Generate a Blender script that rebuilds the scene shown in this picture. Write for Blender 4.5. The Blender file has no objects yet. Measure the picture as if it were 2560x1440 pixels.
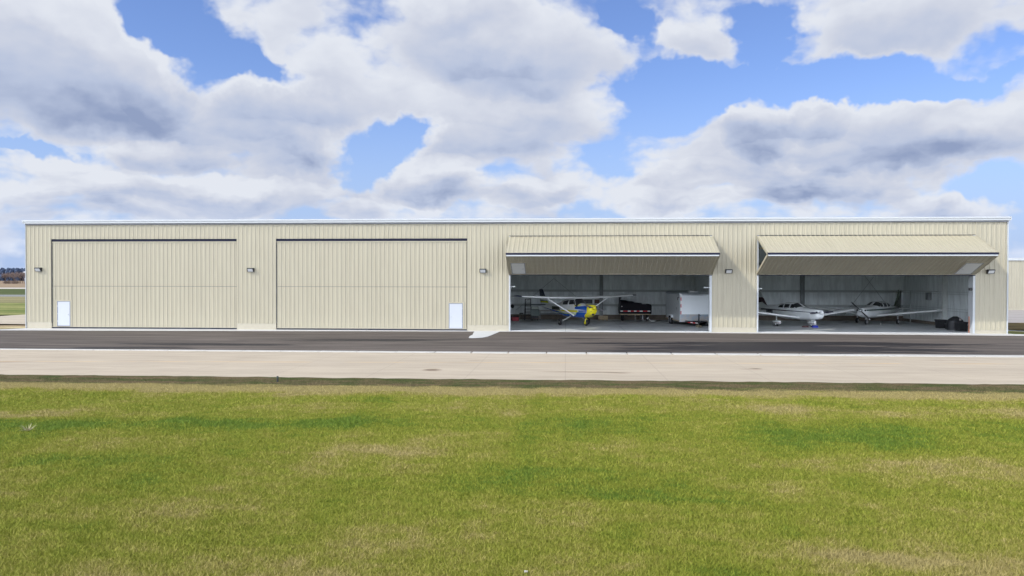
import bpy, bmesh, math, random
import numpy as np
from mathutils import Vector, Matrix
R = math.radians
rng = random.Random(7)
sc = bpy.context.scene
COL = sc.collection

# ---------------- camera ----------------
TH, PIT, ROLL = math.atan(0.067), math.atan(21.3 / 2000), math.atan(3.4 / 2454)
CAM = Vector((0, -57.87, 3.75))
fw = Vector((-math.sin(TH) * math.cos(PIT), math.cos(TH) * math.cos(PIT), -math.sin(PIT)))
r0 = Vector((math.cos(TH), math.sin(TH), 0)); u0 = r0.cross(fw)
rt = r0 * math.cos(ROLL) + u0 * math.sin(ROLL); up = rt.cross(fw)
cd = bpy.data.cameras.new('camera'); cam = bpy.data.objects.new('camera', cd); COL.objects.link(cam)
cam.matrix_world = Matrix(((rt.x, up.x, -fw.x, CAM.x), (rt.y, up.y, -fw.y, CAM.y), (rt.z, up.z, -fw.z, CAM.z), (0, 0, 0, 1)))
cd.sensor_width = 36; cd.lens = 28.125; cd.clip_start = 0.1; cd.clip_end = 30000
sc.camera = cam
sc.render.resolution_x = 1024; sc.render.resolution_y = 576

# ---------------- exposure ----------------
sc.cycles.diffuse_bounces = 8; sc.cycles.max_bounces = 12
sc.view_settings.view_transform = 'Standard'; sc.view_settings.look = 'None'
sc.view_settings.exposure = 0.42; sc.view_settings.gamma = 1

# ---------------- sun ----------------
SUN = Vector((4.4, 2.9, -4.25)).normalized()
sd = bpy.data.lights.new('sun', 'SUN'); sd.energy = 2.9; sd.angle = R(0.5); sd.color = (1.0, 0.95, 0.86)
so = bpy.data.objects.new('sun', sd); COL.objects.link(so)
so.rotation_euler = SUN.to_track_quat('-Z', 'Y').to_euler(); so.location = (-44, -90, 60)
SUN_EL = math.asin(-SUN.z); SUN_AZ = math.atan2(-SUN.x, -SUN.y)

# ---------------- node helpers ----------------
class N:
    def __init__(s, nt): s.nt = nt; s.n = nt.nodes; s.l = nt.links
    def put(s, sock, v):
        if isinstance(v, bpy.types.NodeSocket): s.l.new(v, sock)
        elif v is not None:
            try: sock.default_value = v
            except Exception: sock.default_value = tuple(v) + (1,)
    def m(s, op, a, b=None, c=None, clamp=False):
        x = s.n.new('ShaderNodeMath'); x.operation = op; x.use_clamp = clamp
        for i, v in enumerate((a, b, c)):
            if v is not None: s.put(x.inputs[i], v)
        return x.outputs[0]
    def v(s, op, a, b=None, sc_=None):
        x = s.n.new('ShaderNodeVectorMath'); x.operation = op
        s.put(x.inputs[0], a)
        if b is not None: s.put(x.inputs[1], b)
        if sc_ is not None: s.put(x.inputs['Scale'], sc_)
        return x.outputs['Value'] if op in ('LENGTH', 'DOT_PRODUCT') else x.outputs[0]
    def sep(s, v):
        x = s.n.new('ShaderNodeSeparateXYZ'); s.put(x.inputs[0], v); return x.outputs
    def comb(s, x_, y_, z_=0.0):
        x = s.n.new('ShaderNodeCombineXYZ')
        for i, v in enumerate((x_, y_, z_)): s.put(x.inputs[i], v)
        return x.outputs[0]
    def noise(s, vec, scale, detail=4, rough=.55, out='Fac', dist=0.0, lac=2.0):
        x = s.n.new('ShaderNodeTexNoise'); s.put(x.inputs['Vector'], vec)
        s.put(x.inputs['Scale'], scale); s.put(x.inputs['Detail'], detail); s.put(x.inputs['Roughness'], rough)
        s.put(x.inputs['Distortion'], dist); s.put(x.inputs['Lacunarity'], lac)
        return x.outputs[out]
    def ss(s, v, a, b, lo=0.0, hi=1.0, kind='SMOOTHSTEP'):
        x = s.n.new('ShaderNodeMapRange'); x.interpolation_type = kind
        s.put(x.inputs[0], v); s.put(x.inputs[1], a); s.put(x.inputs[2], b); s.put(x.inputs[3], lo); s.put(x.inputs[4], hi)
        return x.outputs[0]
    def mix(s, f, a, b, mode='MIX'):
        x = s.n.new('ShaderNodeMix'); x.data_type = 'RGBA'; x.blend_type = mode
        s.put(x.inputs[0], f)
        for i, v in ((6, a), (7, b)):
            s.put(x.inputs[i], v if isinstance(v, bpy.types.NodeSocket) else tuple(v)[:3] + (1,))
        return x.outputs[2]
    def blob(s, vec, b, acc=0.0):     # soft ellipse: (cx, cy, rx, ry, degrees, amplitude)
        cx, cy, rx, ry, rot, amp = b
        m = s.n.new('ShaderNodeMapping'); m.vector_type = 'TEXTURE'; s.put(m.inputs[0], vec)
        m.inputs['Location'].default_value = (cx, cy, 0); m.inputs['Rotation'].default_value = (0, 0, R(rot))
        m.inputs['Scale'].default_value = (rx * 1.25, ry * 1.25, 1e6)
        t = s.n.new('ShaderNodeTexGradient'); t.gradient_type = 'SPHERICAL'; s.l.new(m.outputs[0], t.inputs[0])
        return s.m('MULTIPLY_ADD', t.outputs['Fac'], amp * 1.35, acc)
    def blobs(s, vec, L, acc=0.0):
        for b in L: acc = s.blob(vec, b, acc)
        return acc

# ---------------- world: Nishita sky with a procedural cumulus layer ----------------
BLOBS = [ (-0.429, 0.267, 0.1, 0.047, -20, -0.9), (-0.353, 0.238, 0.069, 0.022, -15, -0.7), (-0.48, 0.291, 0.054, 0.029, 0, -0.7), (0.076, 0.312, 0.039, 0.022, -20, -0.6), (0.11, 0.263, 0.043, 0.027, -40, -0.3), (0.232, 0.296, 0.041, 0.033, 0, -0.7), (0.168, 0.222, 0.104, 0.035, -10, -0.85), (0.13, 0.202, 0.058, 0.028, 0, -0.6), (0.312, 0.232, 0.099, 0.026, -8, -0.7), (0.415, 0.203, 0.102, 0.016, -4, -0.6), (-0.24, 0.15, 0.061, 0.036, 8, -0.8), (-0.201, 0.171, 0.034, 0.019, 0, -0.4), (-0.596, 0.143, 0.041, 0.006, 0, -0.45), (0.072, 0.13, 0.059, 0.015, 0, -0.3), (0.473, 0.098, 0.044, 0.019, 0, -0.4), (-0.255, 0.119, 0.043, 0.014, 0, -0.2), (0.139, 0.232, 0.029, 0.018, 0, -0.3), (-0.293, 0.3, 0.028, 0.013, 0, -0.1), (-0.569, 0.214, 0.127, 0.079, 0, 0.5), (-0.335, 0.175, 0.111, 0.06, 0, 0.45), (-0.107, 0.234, 0.164, 0.089, 0, 0.5), (0.403, 0.269, 0.111, 0.033, 0, 0.45), (0.139, 0.293, 0.067, 0.027, -20, 0.2), (0.224, 0.179, 0.041, 0.037, 0, 0.8), (0.304, 0.184, 0.056, 0.027, 0, 0.6), (0.384, 0.156, 0.133, 0.031, 0, 0.6), (-0.157, 0.12, 0.059, 0.027, 0, 0.7), (0.149, 0.121, 0.157, 0.029, 0, 0.4), (-0.43, 0.106, 0.131, 0.028, 0, 0.4), (0.42, 0.079, 0.078, 0.015, 0, 0.5), (-0.622, 0.041, 0.022, 0.017, 0, 0.1) ]
SHADES = [ (-0.472, 0.172, 0.114, 0.027, -6, 0.95), (-0.542, 0.179, 0.071, 0.026, 0, 0.35), (-0.34, 0.138, 0.093, 0.019, -10, 0.45), (0.042, 0.307, 0.098, 0.027, 0, 0.4), (0.163, 0.168, 0.118, 0.024, 0, 0.35), (0.326, 0.101, 0.051, 0.012, 0, 0.6), (0.242, 0.148, 0.05, 0.012, 0, 0.4), (-0.057, 0.23, 0.15, 0.024, 0, 0.3), (-0.132, 0.316, 0.119, 0.022, 0, 0.35), (0.072, 0.176, 0.073, 0.019, 0, 0.3), (0.115, 0.286, 0.058, 0.022, -20, 0.3), (0.424, 0.123, 0.097, 0.017, 0, 0.35), (-0.447, 0.082, 0.129, 0.012, 0, 0.3), (-0.561, 0.26, 0.101, 0.02, -25, -0.5), (-0.481, 0.253, 0.038, 0.026, -40, -0.5), (-0.358, 0.224, 0.073, 0.018, -15, -0.5), (-0.473, 0.149, 0.046, 0.013, 0, -0.6), (-0.082, 0.285, 0.08, 0.023, 0, -0.4), (-0.162, 0.128, 0.045, 0.017, 0, -0.5), (0.224, 0.196, 0.032, 0.023, 0, -0.5), (0.3, 0.198, 0.03, 0.016, 0, -0.4), (0.269, 0.131, 0.04, 0.016, 0, -0.8), (0.13, 0.112, 0.038, 0.012, 0, -0.3), (-0.042, 0.211, 0.08, 0.014, 0, -0.4), (-0.412, 0.114, 0.08, 0.009, 0, -0.4), (0.432, 0.088, 0.046, 0.009, 0, -0.5) ]
PUFFS = [ (-0.573, 0.238, 0.126, 0.07, 0, 0.9), (-0.481, 0.234, 0.046, 0.047, 0, 0.6), (-0.473, 0.141, 0.051, 0.015, 0, 0.9), (-0.385, 0.209, 0.059, 0.038, 0, 0.7), (-0.376, 0.154, 0.091, 0.025, 0, 0.6), (-0.588, 0.116, 0.041, 0.023, 0, 0.8), (-0.614, 0.088, 0.04, 0.013, 0, 0.7), (-0.536, 0.1, 0.03, 0.018, 0, 0.9), (-0.43, 0.102, 0.07, 0.019, 0, 0.9), (-0.358, 0.1, 0.055, 0.017, 0, 0.8), (-0.062, 0.281, 0.115, 0.05, 0, 0.7), (-0.167, 0.293, 0.079, 0.045, 0, 0.4), (-0.062, 0.196, 0.135, 0.041, 0, 0.7), (-0.278, 0.238, 0.072, 0.05, 0, 0.6), (-0.316, 0.19, 0.07, 0.037, 0, 0.5), (0.11, 0.272, 0.063, 0.027, 0, 0.6), (0.226, 0.184, 0.039, 0.037, 0, 1.1), (0.297, 0.189, 0.037, 0.025, 0, 0.9), (0.359, 0.16, 0.095, 0.029, 0, 0.8), (0.465, 0.156, 0.055, 0.023, 0, 0.7), (-0.157, 0.12, 0.058, 0.025, 0, 1.1), (0.135, 0.121, 0.077, 0.018, 0, 0.6), (0.265, 0.129, 0.071, 0.03, 0, 0.9), (0.283, 0.104, 0.097, 0.014, 0, 0.6), (0.424, 0.079, 0.035, 0.017, 0, 0.9), (0.473, 0.073, 0.033, 0.016, 0, 0.8), (-0.062, 0.108, 0.055, 0.015, 0, 0.8), (0.008, 0.113, 0.035, 0.015, 0, 0.7), (-0.255, 0.083, 0.043, 0.013, 0, 0.8), (-0.614, 0.071, 0.044, 0.007, 0, 0.6), (0.384, 0.09, 0.028, 0.013, 0, 0.6), (0.395, 0.274, 0.112, 0.031, 0, 0.5), (0.177, 0.293, 0.052, 0.024, -10, 0.4), (-0.514, 0.08, 0.065, 0.009, 0, 0.6), (-0.117, 0.16, 0.075, 0.022, 0, 0.5), (0.091, 0.098, 0.063, 0.012, 0, 0.6), (0.187, 0.096, 0.056, 0.011, 0, 0.6) ]

w = bpy.data.worlds.new('World'); sc.world = w; w.use_nodes = True
g = N(w.node_tree); g.n.clear()
tc = g.n.new('ShaderNodeTexCoord')
D = tc.outputs['Generated']
X, Y, Z = g.sep(g.v('NORMALIZE', D))
az = g.m('ARCTAN2', X, Y); el = g.m('ARCSINE', Z)
P = g.comb(az, el)
wn = g.v('SUBTRACT', g.noise(P, 7.0, 5, .6, out='Color'), (.5, .5, .5))
def off(p, k):
    x = g.v('MULTIPLY_ADD', wn, (k, k * .7, 0)); g.l.new(p, x.node.inputs[2]); return x
PW = off(P, .19)
base = g.blobs(PW, BLOBS, 0.04)
psh = 0.0
PF = off(P, .075)
for cx, cy, rx, ry, rot, amp in PUFFS:          # single cumulus heads: bright crowns, grey flat bases
    m = g.n.new('ShaderNodeMapping'); m.vector_type = 'TEXTURE'; g.l.new(PF, m.inputs[0])
    m.inputs['Location'].default_value = (cx, cy, 0); m.inputs['Scale'].default_value = (rx * 1.3, ry * 1.3, 1e6)
    t = g.n.new('ShaderNodeTexGradient'); t.gradient_type = 'SPHERICAL'; g.l.new(m.outputs[0], t.inputs[0])
    vy = g.sep(m.outputs[0])[1]
    base = g.m('MULTIPLY_ADD', t.outputs['Fac'], amp * .62, base)
    psh = g.m('MULTIPLY_ADD', g.m('MULTIPLY', g.m('POWER', t.outputs['Fac'], .6), g.m('ADD', vy, -.02)), -amp * .98, psh)
lowf = g.ss(el, .03, .24, 1.0, 0.42)
def voro(vec, scale, det):
    x = g.n.new('ShaderNodeTexVoronoi'); x.voronoi_dimensions = '2D'; x.feature = 'F1'; g.l.new(vec, x.inputs['Vector'])
    x.inputs['Scale'].default_value = scale; x.inputs['Detail'].default_value = det; x.inputs['Roughness'].default_value = .5; x.inputs['Lacunarity'].default_value = 2.3
    x.normalize = True; return x.outputs['Distance']
def noise2(vec, scale, det, rough):
    o = g.noise(vec, scale, det, rough); o.node.noise_dimensions = '2D'; return o
PV = off(P, .045)
def puffs(dx, dy, det):
    pa = g.v('ADD', PV, (dx, dy, 0))
    n1 = g.m('SUBTRACT', noise2(g.v('MULTIPLY', pa, (1, 1.5, 1)), 7.0, det, .5), .5)
    b1 = g.m('SUBTRACT', .42, voro(g.v('MULTIPLY', pa, (1, 1.5, 1)), 13, 2))          # rounded heads
    b2 = g.m('SUBTRACT', .42, voro(g.v('MULTIPLY', pa, (1, 2.0, 1)), 27, 1.5))
    t = g.m('MULTIPLY_ADD', n1, 1.5, g.m('MULTIPLY', b1, .5))
    return g.m('MULTIPLY_ADD', g.m('MULTIPLY', b2, lowf), .8, t)
pf0 = puffs(0, 0, 5)
pfU = puffs(-.007, .016, 2)
d0 = g.m('ADD', g.m('ADD', base, pf0), g.m('ADD', g.ss(el, .01, .15, -.20, 0.0), 0.0))
alpha = g.ss(d0, -.13, .31)
shade = g.m('MULTIPLY_ADD', g.m('SUBTRACT', pfU, pf0), .42, .31)
shade = g.m('MULTIPLY_ADD', g.m('ADD', base, pfU), .16, shade)
shade = g.m('MULTIPLY_ADD', g.m('SUBTRACT', noise2(g.v('MULTIPLY', PW, (1, 2.2, 1)), 5, 3, .5), .5), .35, shade)
shade = g.m('MULTIPLY_ADD', g.blobs(PW, SHADES, 0.0), .34, shade)
rows = g.m('MULTIPLY', g.m('SUBTRACT', noise2(g.v('MULTIPLY', PF, (1, 3.6, 1)), 9, 4, .55), .5), g.ss(el, .06, .22, 1.0, 0.0))
shade = g.m('MULTIPLY_ADD', rows, 1.5, g.m('MULTIPLY', g.m('ADD', shade, psh), .9))
shade = g.m('MULTIPLY_ADD', g.ss(d0, .05, .8), .30, g.m('SUBTRACT', shade, .26))
cr = g.n.new('ShaderNodeValToRGB'); g.l.new(shade, cr.inputs[0])
ce = cr.color_ramp; ce.elements[0].position = 0.0; ce.elements[0].color = (.78, .815, .89, 1)
ce.elements[1].position = 1.0; ce.elements[1].color = (.29, .36, .55, 1)
for pos, c in ((.34, (.63, .67, .78)), (.66, (.49, .56, .73))):
    e = ce.elements.new(pos); e.color = c + (1,)
sky = g.n.new('ShaderNodeTexSky'); sky.sky_type = 'NISHITA'; sky.sun_disc = False
sky.sun_elevation = SUN_EL; sky.sun_rotation = SUN_AZ; sky.air_density = 1.0; sky.dust_density = .4; sky.ozone_density = 2.0
SKS = 0.10
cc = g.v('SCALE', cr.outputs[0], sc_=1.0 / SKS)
# extra brightness added to clouds behind the camera, strongest low, to fill the bays
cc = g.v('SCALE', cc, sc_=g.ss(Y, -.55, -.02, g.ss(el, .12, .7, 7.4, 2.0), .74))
lowhaze = g.ss(el, .0, .11, .55, 0.0)
cc = g.mix(lowhaze, cc, tuple(v / SKS for v in (.50, .58, .76)))
alpha = g.m('MULTIPLY', alpha, g.ss(el, -.02, .01))
blue = g.v('MULTIPLY', sky.outputs[0], (.88, .95, 1.28))
blue = g.mix(g.ss(el, .0, .26, .92, 0.0), blue, tuple(v * .74 / SKS for v in (.42, .56, .86)))
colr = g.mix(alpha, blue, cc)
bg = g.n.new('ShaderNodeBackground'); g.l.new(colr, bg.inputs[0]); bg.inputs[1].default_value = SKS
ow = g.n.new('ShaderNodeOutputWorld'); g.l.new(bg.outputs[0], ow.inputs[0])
w.cycles.sampling_method = 'MANUAL'; w.cycles.sample_map_resolution = 1024

# ---------------- materials ----------------
MATS = {}
def newmat(name):
    m = bpy.data.materials.new(name); m.use_nodes = True
    k = N(m.node_tree); b = k.n['Principled BSDF']; MATS[name] = m
    return m, k, b
def mat(name, col, rough=.6, metal=0.0, var=.08, scale=3.0, bump=0.0, bscale=30.0, spec=.5, coat=0.0):
    if name in MATS: return MATS[name]
    m, k, b = newmat(name)
    tc = k.n.new('ShaderNodeTexCoord').outputs['Object']
    nz = k.noise(tc, scale, 4, .6)
    f = k.ss(nz, .25, .75, 1 - var, 1 + var, 'LINEAR')
    k.l.new(k.v('SCALE', tuple(col), sc_=f), b.inputs['Base Color'])
    b.inputs['Roughness'].default_value = rough; b.inputs['Metallic'].default_value = metal
    b.inputs['Specular IOR Level'].default_value = spec
    if coat: b.inputs['Coat Weight'].default_value = coat; b.inputs['Coat Roughness'].default_value = .1
    if bump:
        bn = k.n.new('ShaderNodeBump'); bn.inputs['Strength'].default_value = bump; bn.inputs['Distance'].default_value = .02
        k.l.new(k.noise(tc, bscale, 3, .6), bn.inputs['Height']); k.l.new(bn.outputs[0], b.inputs['Normal'])
    return m
def siding_mat(name, col, dirt=.045):
    m, k, b = newmat(name)
    tc = k.n.new('ShaderNodeNewGeometry').outputs['Position']
    x, y, z = k.sep(tc)
    # sheet to sheet tone, faint vertical run-off streaks
    wn = k.n.new('ShaderNodeTexWhiteNoise'); wn.noise_dimensions = '1D'; k.l.new(k.m('FLOOR', k.m('DIVIDE', x, .966)), wn.inputs['W'])
    f = k.m('MULTIPLY_ADD', wn.outputs['Value'], .03, .985)
    s = k.noise(k.comb(k.m('MULTIPLY', x, 6), k.m('MULTIPLY', y, 6), k.m('MULTIPLY', z, .35)), 1.0, 4, .6)
    f = k.m('MULTIPLY', f, k.ss(s, .3, .75, 1.03, 1 - dirt))
    k.l.new(k.v('SCALE', tuple(col), sc_=f), b.inputs['Base Color'])
    b.inputs['Roughness'].default_value = .36; b.inputs['Specular IOR Level'].default_value = .45
    return m
TAN = siding_mat('tan_siding', (.325, .300, .222))
TAN2 = siding_mat('tan_siding_aged', (.30, .28, .215))
CREAM = mat('plinth_paint', (.35, .325, .255), .8, var=.05, bump=.15)
WHITE = mat('white_trim', (.38, .405, .42), .4, var=.03)
DOORW = mat('white_door_paint', (.40, .425, .46), .4, var=.02)
NAVY = mat('dark_rubber_seal', (.010, .012, .028), .7, var=.2, spec=.2)
BLACK = mat('black_plastic', (.012, .013, .015), .5, var=.2)
STEEL = mat('grey_primer_steel', (.20, .22, .22), .5, .3, var=.1)
GALV = mat('galvanised_steel', (.45, .47, .48), .45, .8, var=.1)
CHROME = mat('bright_metal', (.75, .76, .78), .2, 1.0, var=.02)
LENS = mat('lamp_glass', (.55, .57, .58), .15, var=.02, spec=.8)
TYRE = mat('tyre_rubber', (.018, .018, .019), .85, var=.2)
RED = mat('red_reflective', (.50, .006, .015), .45, var=.05)
WTAPE = mat('white_reflective', (.78, .78, .76), .35, var=.03)
WOOD = mat('raw_wood', (.42, .33, .21), .75, var=.2, scale=8)

def insul():
    m, k, b = newmat('insulation_facing')
    p = k.n.new('ShaderNodeNewGeometry').outputs['Position']; x, y, z = k.sep(p)
    s = k.noise(k.comb(k.m('MULTIPLY', x, 2.2), k.m('MULTIPLY', y, 2.2), k.m('MULTIPLY', z, .5)), 1.3, 5, .6)
    fine = k.noise(k.comb(k.m('MULTIPLY', x, 9), k.m('MULTIPLY', y, 9), k.m('MULTIPLY', z, 1.2)), 1.0, 3, .6)
    f = k.m('ADD', k.ss(s, .3, .7, .82, 1.06), k.m('MULTIPLY', k.m('SUBTRACT', fine, .5), .25))
    k.l.new(k.v('SCALE', (.68, .73, .73), sc_=f), b.inputs['Base Color'])
    b.inputs['Roughness'].default_value = .5
    bn = k.n.new('ShaderNodeBump'); bn.inputs['Strength'].default_value = .8; bn.inputs['Distance'].default_value = .12
    k.l.new(k.m('ADD', s, k.m('MULTIPLY', fine, .35)), bn.inputs['Height']); k.l.new(bn.outputs[0], b.inputs['Normal'])
    return m
INSUL = insul()

# ---------------- mesh builder ----------------
class MB:
    def __init__(s): s.v = []; s.f = []; s.mi = []; s.sm = []
    def add(s, vs, fs, m=0, smooth=False, T=None):
        o = len(s.v)
        s.v += [tuple(T @ Vector(p)) if T is not None else tuple(p) for p in vs]
        for f in fs: s.f.append([o + i for i in f]); s.mi.append(m); s.sm.append(smooth)
        return s
    def box(s, x0, x1, y0, y1, z0, z1, m=0, T=None):
        vs = [(x, y, z) for x in (x0, x1) for y in (y0, y1) for z in (z0, z1)]
        return s.add(vs, [(0, 1, 3, 2), (4, 6, 7, 5), (0, 4, 5, 1), (2, 3, 7, 6), (0, 2, 6, 4), (1, 5, 7, 3)], m, T=T)
    def bev(s, x0, x1, y0, y1, z0, z1, r=.03, m=0, T=None):     # box with chamfered vertical and horizontal edges
        bm = bmesh.new(); bmesh.ops.create_cube(bm, size=1)
        for v in bm.verts: v.co = Vector(((x0 + x1) / 2 + v.co.x * (x1 - x0), (y0 + y1) / 2 + v.co.y * (y1 - y0), (z0 + z1) / 2 + v.co.z * (z1 - z0)))
        bmesh.ops.bevel(bm, geom=bm.edges[:], offset=r, segments=2, affect='EDGES', profile=.5)
        bm.verts.index_update()
        s.add([v.co[:] for v in bm.verts], [[v.index for v in f.verts] for f in bm.faces], m, T=T); bm.free(); return s
    def tube(s, a, b, ra, rb=None, n=10, m=0, cap=True, smooth=True, flat=1.0, T=None):
        rb = ra if rb is None else rb; a = Vector(a); b = Vector(b); d = (b - a).normalized()
        u = d.cross(Vector((0, 0, 1)) if abs(d.z) < .9 else Vector((1, 0, 0))).normalized(); w_ = d.cross(u)
        vs = []
        for p, r in ((a, ra), (b, rb)):
            for i in range(n):
                t = 2 * math.pi * i / n; vs.append(tuple(p + u * math.cos(t) * r * flat + w_ * math.sin(t) * r))
        s.add(vs, [(i, (i + 1) % n, n + (i + 1) % n, n + i) for i in range(n)], m, smooth, T)
        if cap: s.add(vs[:n], [tuple(range(n))[::-1]], m, T=T); s.add(vs[n:], [tuple(range(n))], m, T=T)
        return s
    def loft(s, rings, m=0, smooth=True, cap=True, closed=True):
        n = len(rings[0]); vs = [tuple(p) for r in rings for p in r]; fs = []
        for j in range(len(rings) - 1):
            for i in range(n if closed else n - 1):
                k = (i + 1) % n; fs.append((j * n + i, j * n + k, (j + 1) * n + k, (j + 1) * n + i))
        s.add(vs, fs, m, smooth)
        if cap: s.add(rings[0], [tuple(range(n))[::-1]], m); s.add(rings[-1], [tuple(range(n))], m)
        return s
    def prism(s, pts, axis, a, b, m=0, T=None):   # polygon in the plane across axis, from a to b
        n = len(pts)
        def P(p, t): return {'x': (t, p[0], p[1]), 'y': (p[0], t, p[1]), 'z': (p[0], p[1], t)}[axis]
        vs = [P(p, a) for p in pts] + [P(p, b) for p in pts]
        return s.add(vs, [tuple(range(n))[::-1], tuple(range(n, 2 * n))] + [(i, (i + 1) % n, n + (i + 1) % n, n + i) for i in range(n)], m, T=T)
    def wheel(s, c, r, wdt, axis=(0, 1, 0), m=0, n=24):   # a rounded tyre
        c = Vector(c); ax = Vector(axis).normalized(); u = ax.cross(Vector((0, 0, 1))).normalized(); w_ = ax.cross(u)
        prof = [(-.5, .60), (-.5, .82), (-.38, .96), (0, 1.0), (.38, .96), (.5, .82), (.5, .60)]
        rings = [[tuple(c + ax * (h * wdt) + (u * math.cos(2 * math.pi * i / n) + w_ * math.sin(2 * math.pi * i / n)) * (k * r)) for i in range(n)] for h, k in prof]
        return s.loft(rings, m)
    def build(s, name, mats, parent=None, fix=True):
        me = bpy.data.meshes.new(name); me.from_pydata(s.v, [], s.f)
        for m in (mats if isinstance(mats, (list, tuple)) else [mats]): me.materials.append(m)
        me.polygons.foreach_set('material_index', s.mi); me.polygons.foreach_set('use_smooth', s.sm)
        if fix:
            bm = bmesh.new(); bm.from_mesh(me); bmesh.ops.recalc_face_normals(bm, faces=bm.faces[:]); bm.to_mesh(me); bm.free()
        me.update()
        o = bpy.data.objects.new(name, me); COL.objects.link(o)
        if parent: o.parent = parent
        return o
def tag(o, label=None, cat=None, group=None, kind=None):
    for k_, v_ in (('label', label), ('category', cat), ('group', group), ('kind', kind)):
        if v_: o[k_] = v_
    return o
def empty(name, label, cat, loc=(0, 0, 0), rz=0, group=None, scale=1.0):
    o = bpy.data.objects.new(name, None); COL.objects.link(o); o.location = loc; o.rotation_euler = (0, 0, rz); o.scale = (scale,) * 3
    o.empty_display_size = .3
    return tag(o, label, cat, group)
def copy_tree(o, parent=None):
    c = o.copy(); COL.objects.link(c); c.parent = parent
    for ch in list(o.children): copy_tree(ch, c)
    return c

# ribbed sheet: origin o, across u (unit), along v (unit), rib direction n
PITCH = .322
def ribs(mb, o, u, v, n, W, H, ph=0.0, m=0, h=.032, segs=1, thick=0.0):
    o, u, v, n = Vector(o), Vector(u), Vector(v), Vector(n)
    pr = [(0, 0)]
    t = -(ph % PITCH)
    while t < W:
        for a, b in ((-.075, 0), (-.035, h), (.035, h), (.075, 0), (.120, 0), (.133, .006), (.146, 0), (.176, 0), (.189, .006), (.202, 0)):
            x = t + PITCH * .0 + a
            if 0 < x < W: pr.append((x, b))
        t += PITCH
    pr.append((W, 0))
    vs = [tuple(o + u * x + n * b) for x, b in pr] + [tuple(o + u * x + n * b + v * H) for x, b in pr]
    k = len(pr)
    mb.add(vs, [(i, i + 1, k + i + 1, k + i) for i in range(k - 1)], m)
    return mb
XH, ZH, YB = Vector((1, 0, 0)), Vector((0, 0, 1)), Vector((0, -1, 0))
def phase(x): return x + 41.0     # ribs stay in step along the whole facade

# ---------------- hangar ----------------
XL, XR, DEP, EAVE = -40.65, 30.66, 17.0, 7.9
bld = empty('hangar_building', 'long tan ribbed metal hangar with four wide doors, white eave trim and cream base', 'hangar', (0, 0, 0))
DO = [(-38.69, -24.35), (-21.37, -7.14), (-4.10, 10.40), (13.56, 28.50)]
DT = [6.74, 6.74, 6.92, 6.92]
piers = [(XL, DO[0][0], .50), (DO[0][1], DO[1][0], .47), (DO[1][1], DO[2][0], .44), (DO[2][1], DO[3][0], .37), (DO[3][1], XR, .28)]
mb = MB()
for a, b, z in piers: ribs(mb, (a, 0, z), XH, ZH, YB, b - a, EAVE - z, phase(a))
for (a, b), t in zip(DO, DT): ribs(mb, (a, 0, t), XH, ZH, YB, b - a, EAVE - t, phase(a))
mb.build('front_wall', TAN, bld, fix=False)
for a, b, z in piers:
    mb = MB(); mb.box(a, b, .006, .25, -.05, z); mb.build('plinth', CREAM, bld)
# side and rear walls, insulated inside
mb = MB()
ribs(mb, (XL, DEP, .4), -YB * -1, ZH, (-1, 0, 0), DEP, EAVE - .4, 0.1)
ribs(mb, (XR, 0, .3), (0, 1, 0), ZH, (1, 0, 0), DEP, EAVE - .3, 0.1)
ribs(mb, (XR, DEP, .3), -XH, ZH, (0, 1, 0), XR - XL, EAVE - .3, 0.1)
mb.build('outer_wall', TAN, bld, fix=False)
mb = MB()
mb.box(XL + .02, XL + .22, .25, DEP - .02, -.05, .4); mb.box(XR - .22, XR - .02, .25, DEP - .02, -.05, .3)
mb.box(XL + .22, XR - .22, DEP - .3, DEP - .02, -.05, .50)
mb.build('rear_plinth', mat('bare_concrete_stem', (.17, .14, .11), .9, var=.2, bump=.2), bld)
PARTX = [-22.9, -5.8, 11.95]
mb = MB()
mb.box(XL + .05, XR - .05, DEP - .35, DEP - .1, .50, EAVE)
mb.box(XL + .05, XL + .2, .35, DEP - .35, .4, EAVE); mb.box(XR - .2, XR - .05, .35, DEP - .35, .3, EAVE)
for a, b, z in piers: mb.box(max(a, XL + .2), min(b, XR - .2), .26, .34, z, EAVE)
for a, b in DO: mb.box(a, b, .26, .34, 6.95, EAVE)
mb.build('wall_insulation', INSUL, bld)
for x in PARTX:
    mb = MB(); mb.box(x - .08, x + .08, .35, DEP - .36, .04, EAVE)
    mb.build('partition_wall', mat('white_liner_panel', (.6, .64, .64), .5, var=.06), bld)
mb = MB()   # purlins and insulation under the roof
mb.box(XL + .1, XR - .1, .1, DEP - .1, EAVE - .02, EAVE + .06)
mb.build('ceiling', INSUL, bld)
mb = MB()
for z in (1.39, 2.72, 5.2):
    mb.box(XL + .2, XR - .2, DEP - .50, DEP - .36, z - .10, z - .085); mb.box(XL + .2, XR - .2, DEP - .372, DEP - .352, z - .10, z + .10); mb.box(XL + .2, XR - .2, DEP - .50, DEP - .36, z + .085, z + .10)
    mb.box(XR - .36, XR - .21, .4, DEP - .5, z - .10, z - .085); mb.box(XR - .36, XR - .21, .4, DEP - .5, z + .085, z + .10)
mb.build('girt', mat('girt_paint', (.40, .43, .42), .5), bld)
def column(x, y, name='column'):
    mb = MB(); mb.box(x - .15, x + .15, y - .012, y + .012, .04, 7.6)
    mb.box(x - .16, x - .145, y - .14, y + .14, .04, 7.6); mb.box(x + .145, x + .16, y - .14, y + .14, .04, 7.6)
    mb.box(x - .22, x + .22, y - .2, y + .2, .04, .065)
    return mb.build(name, STEEL, bld)
for x in (-14.9, -32.2, 3.29, 21.49): column(x, DEP - .55)
mb = MB()   # rigid frame on the right side wall: pale column
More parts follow.
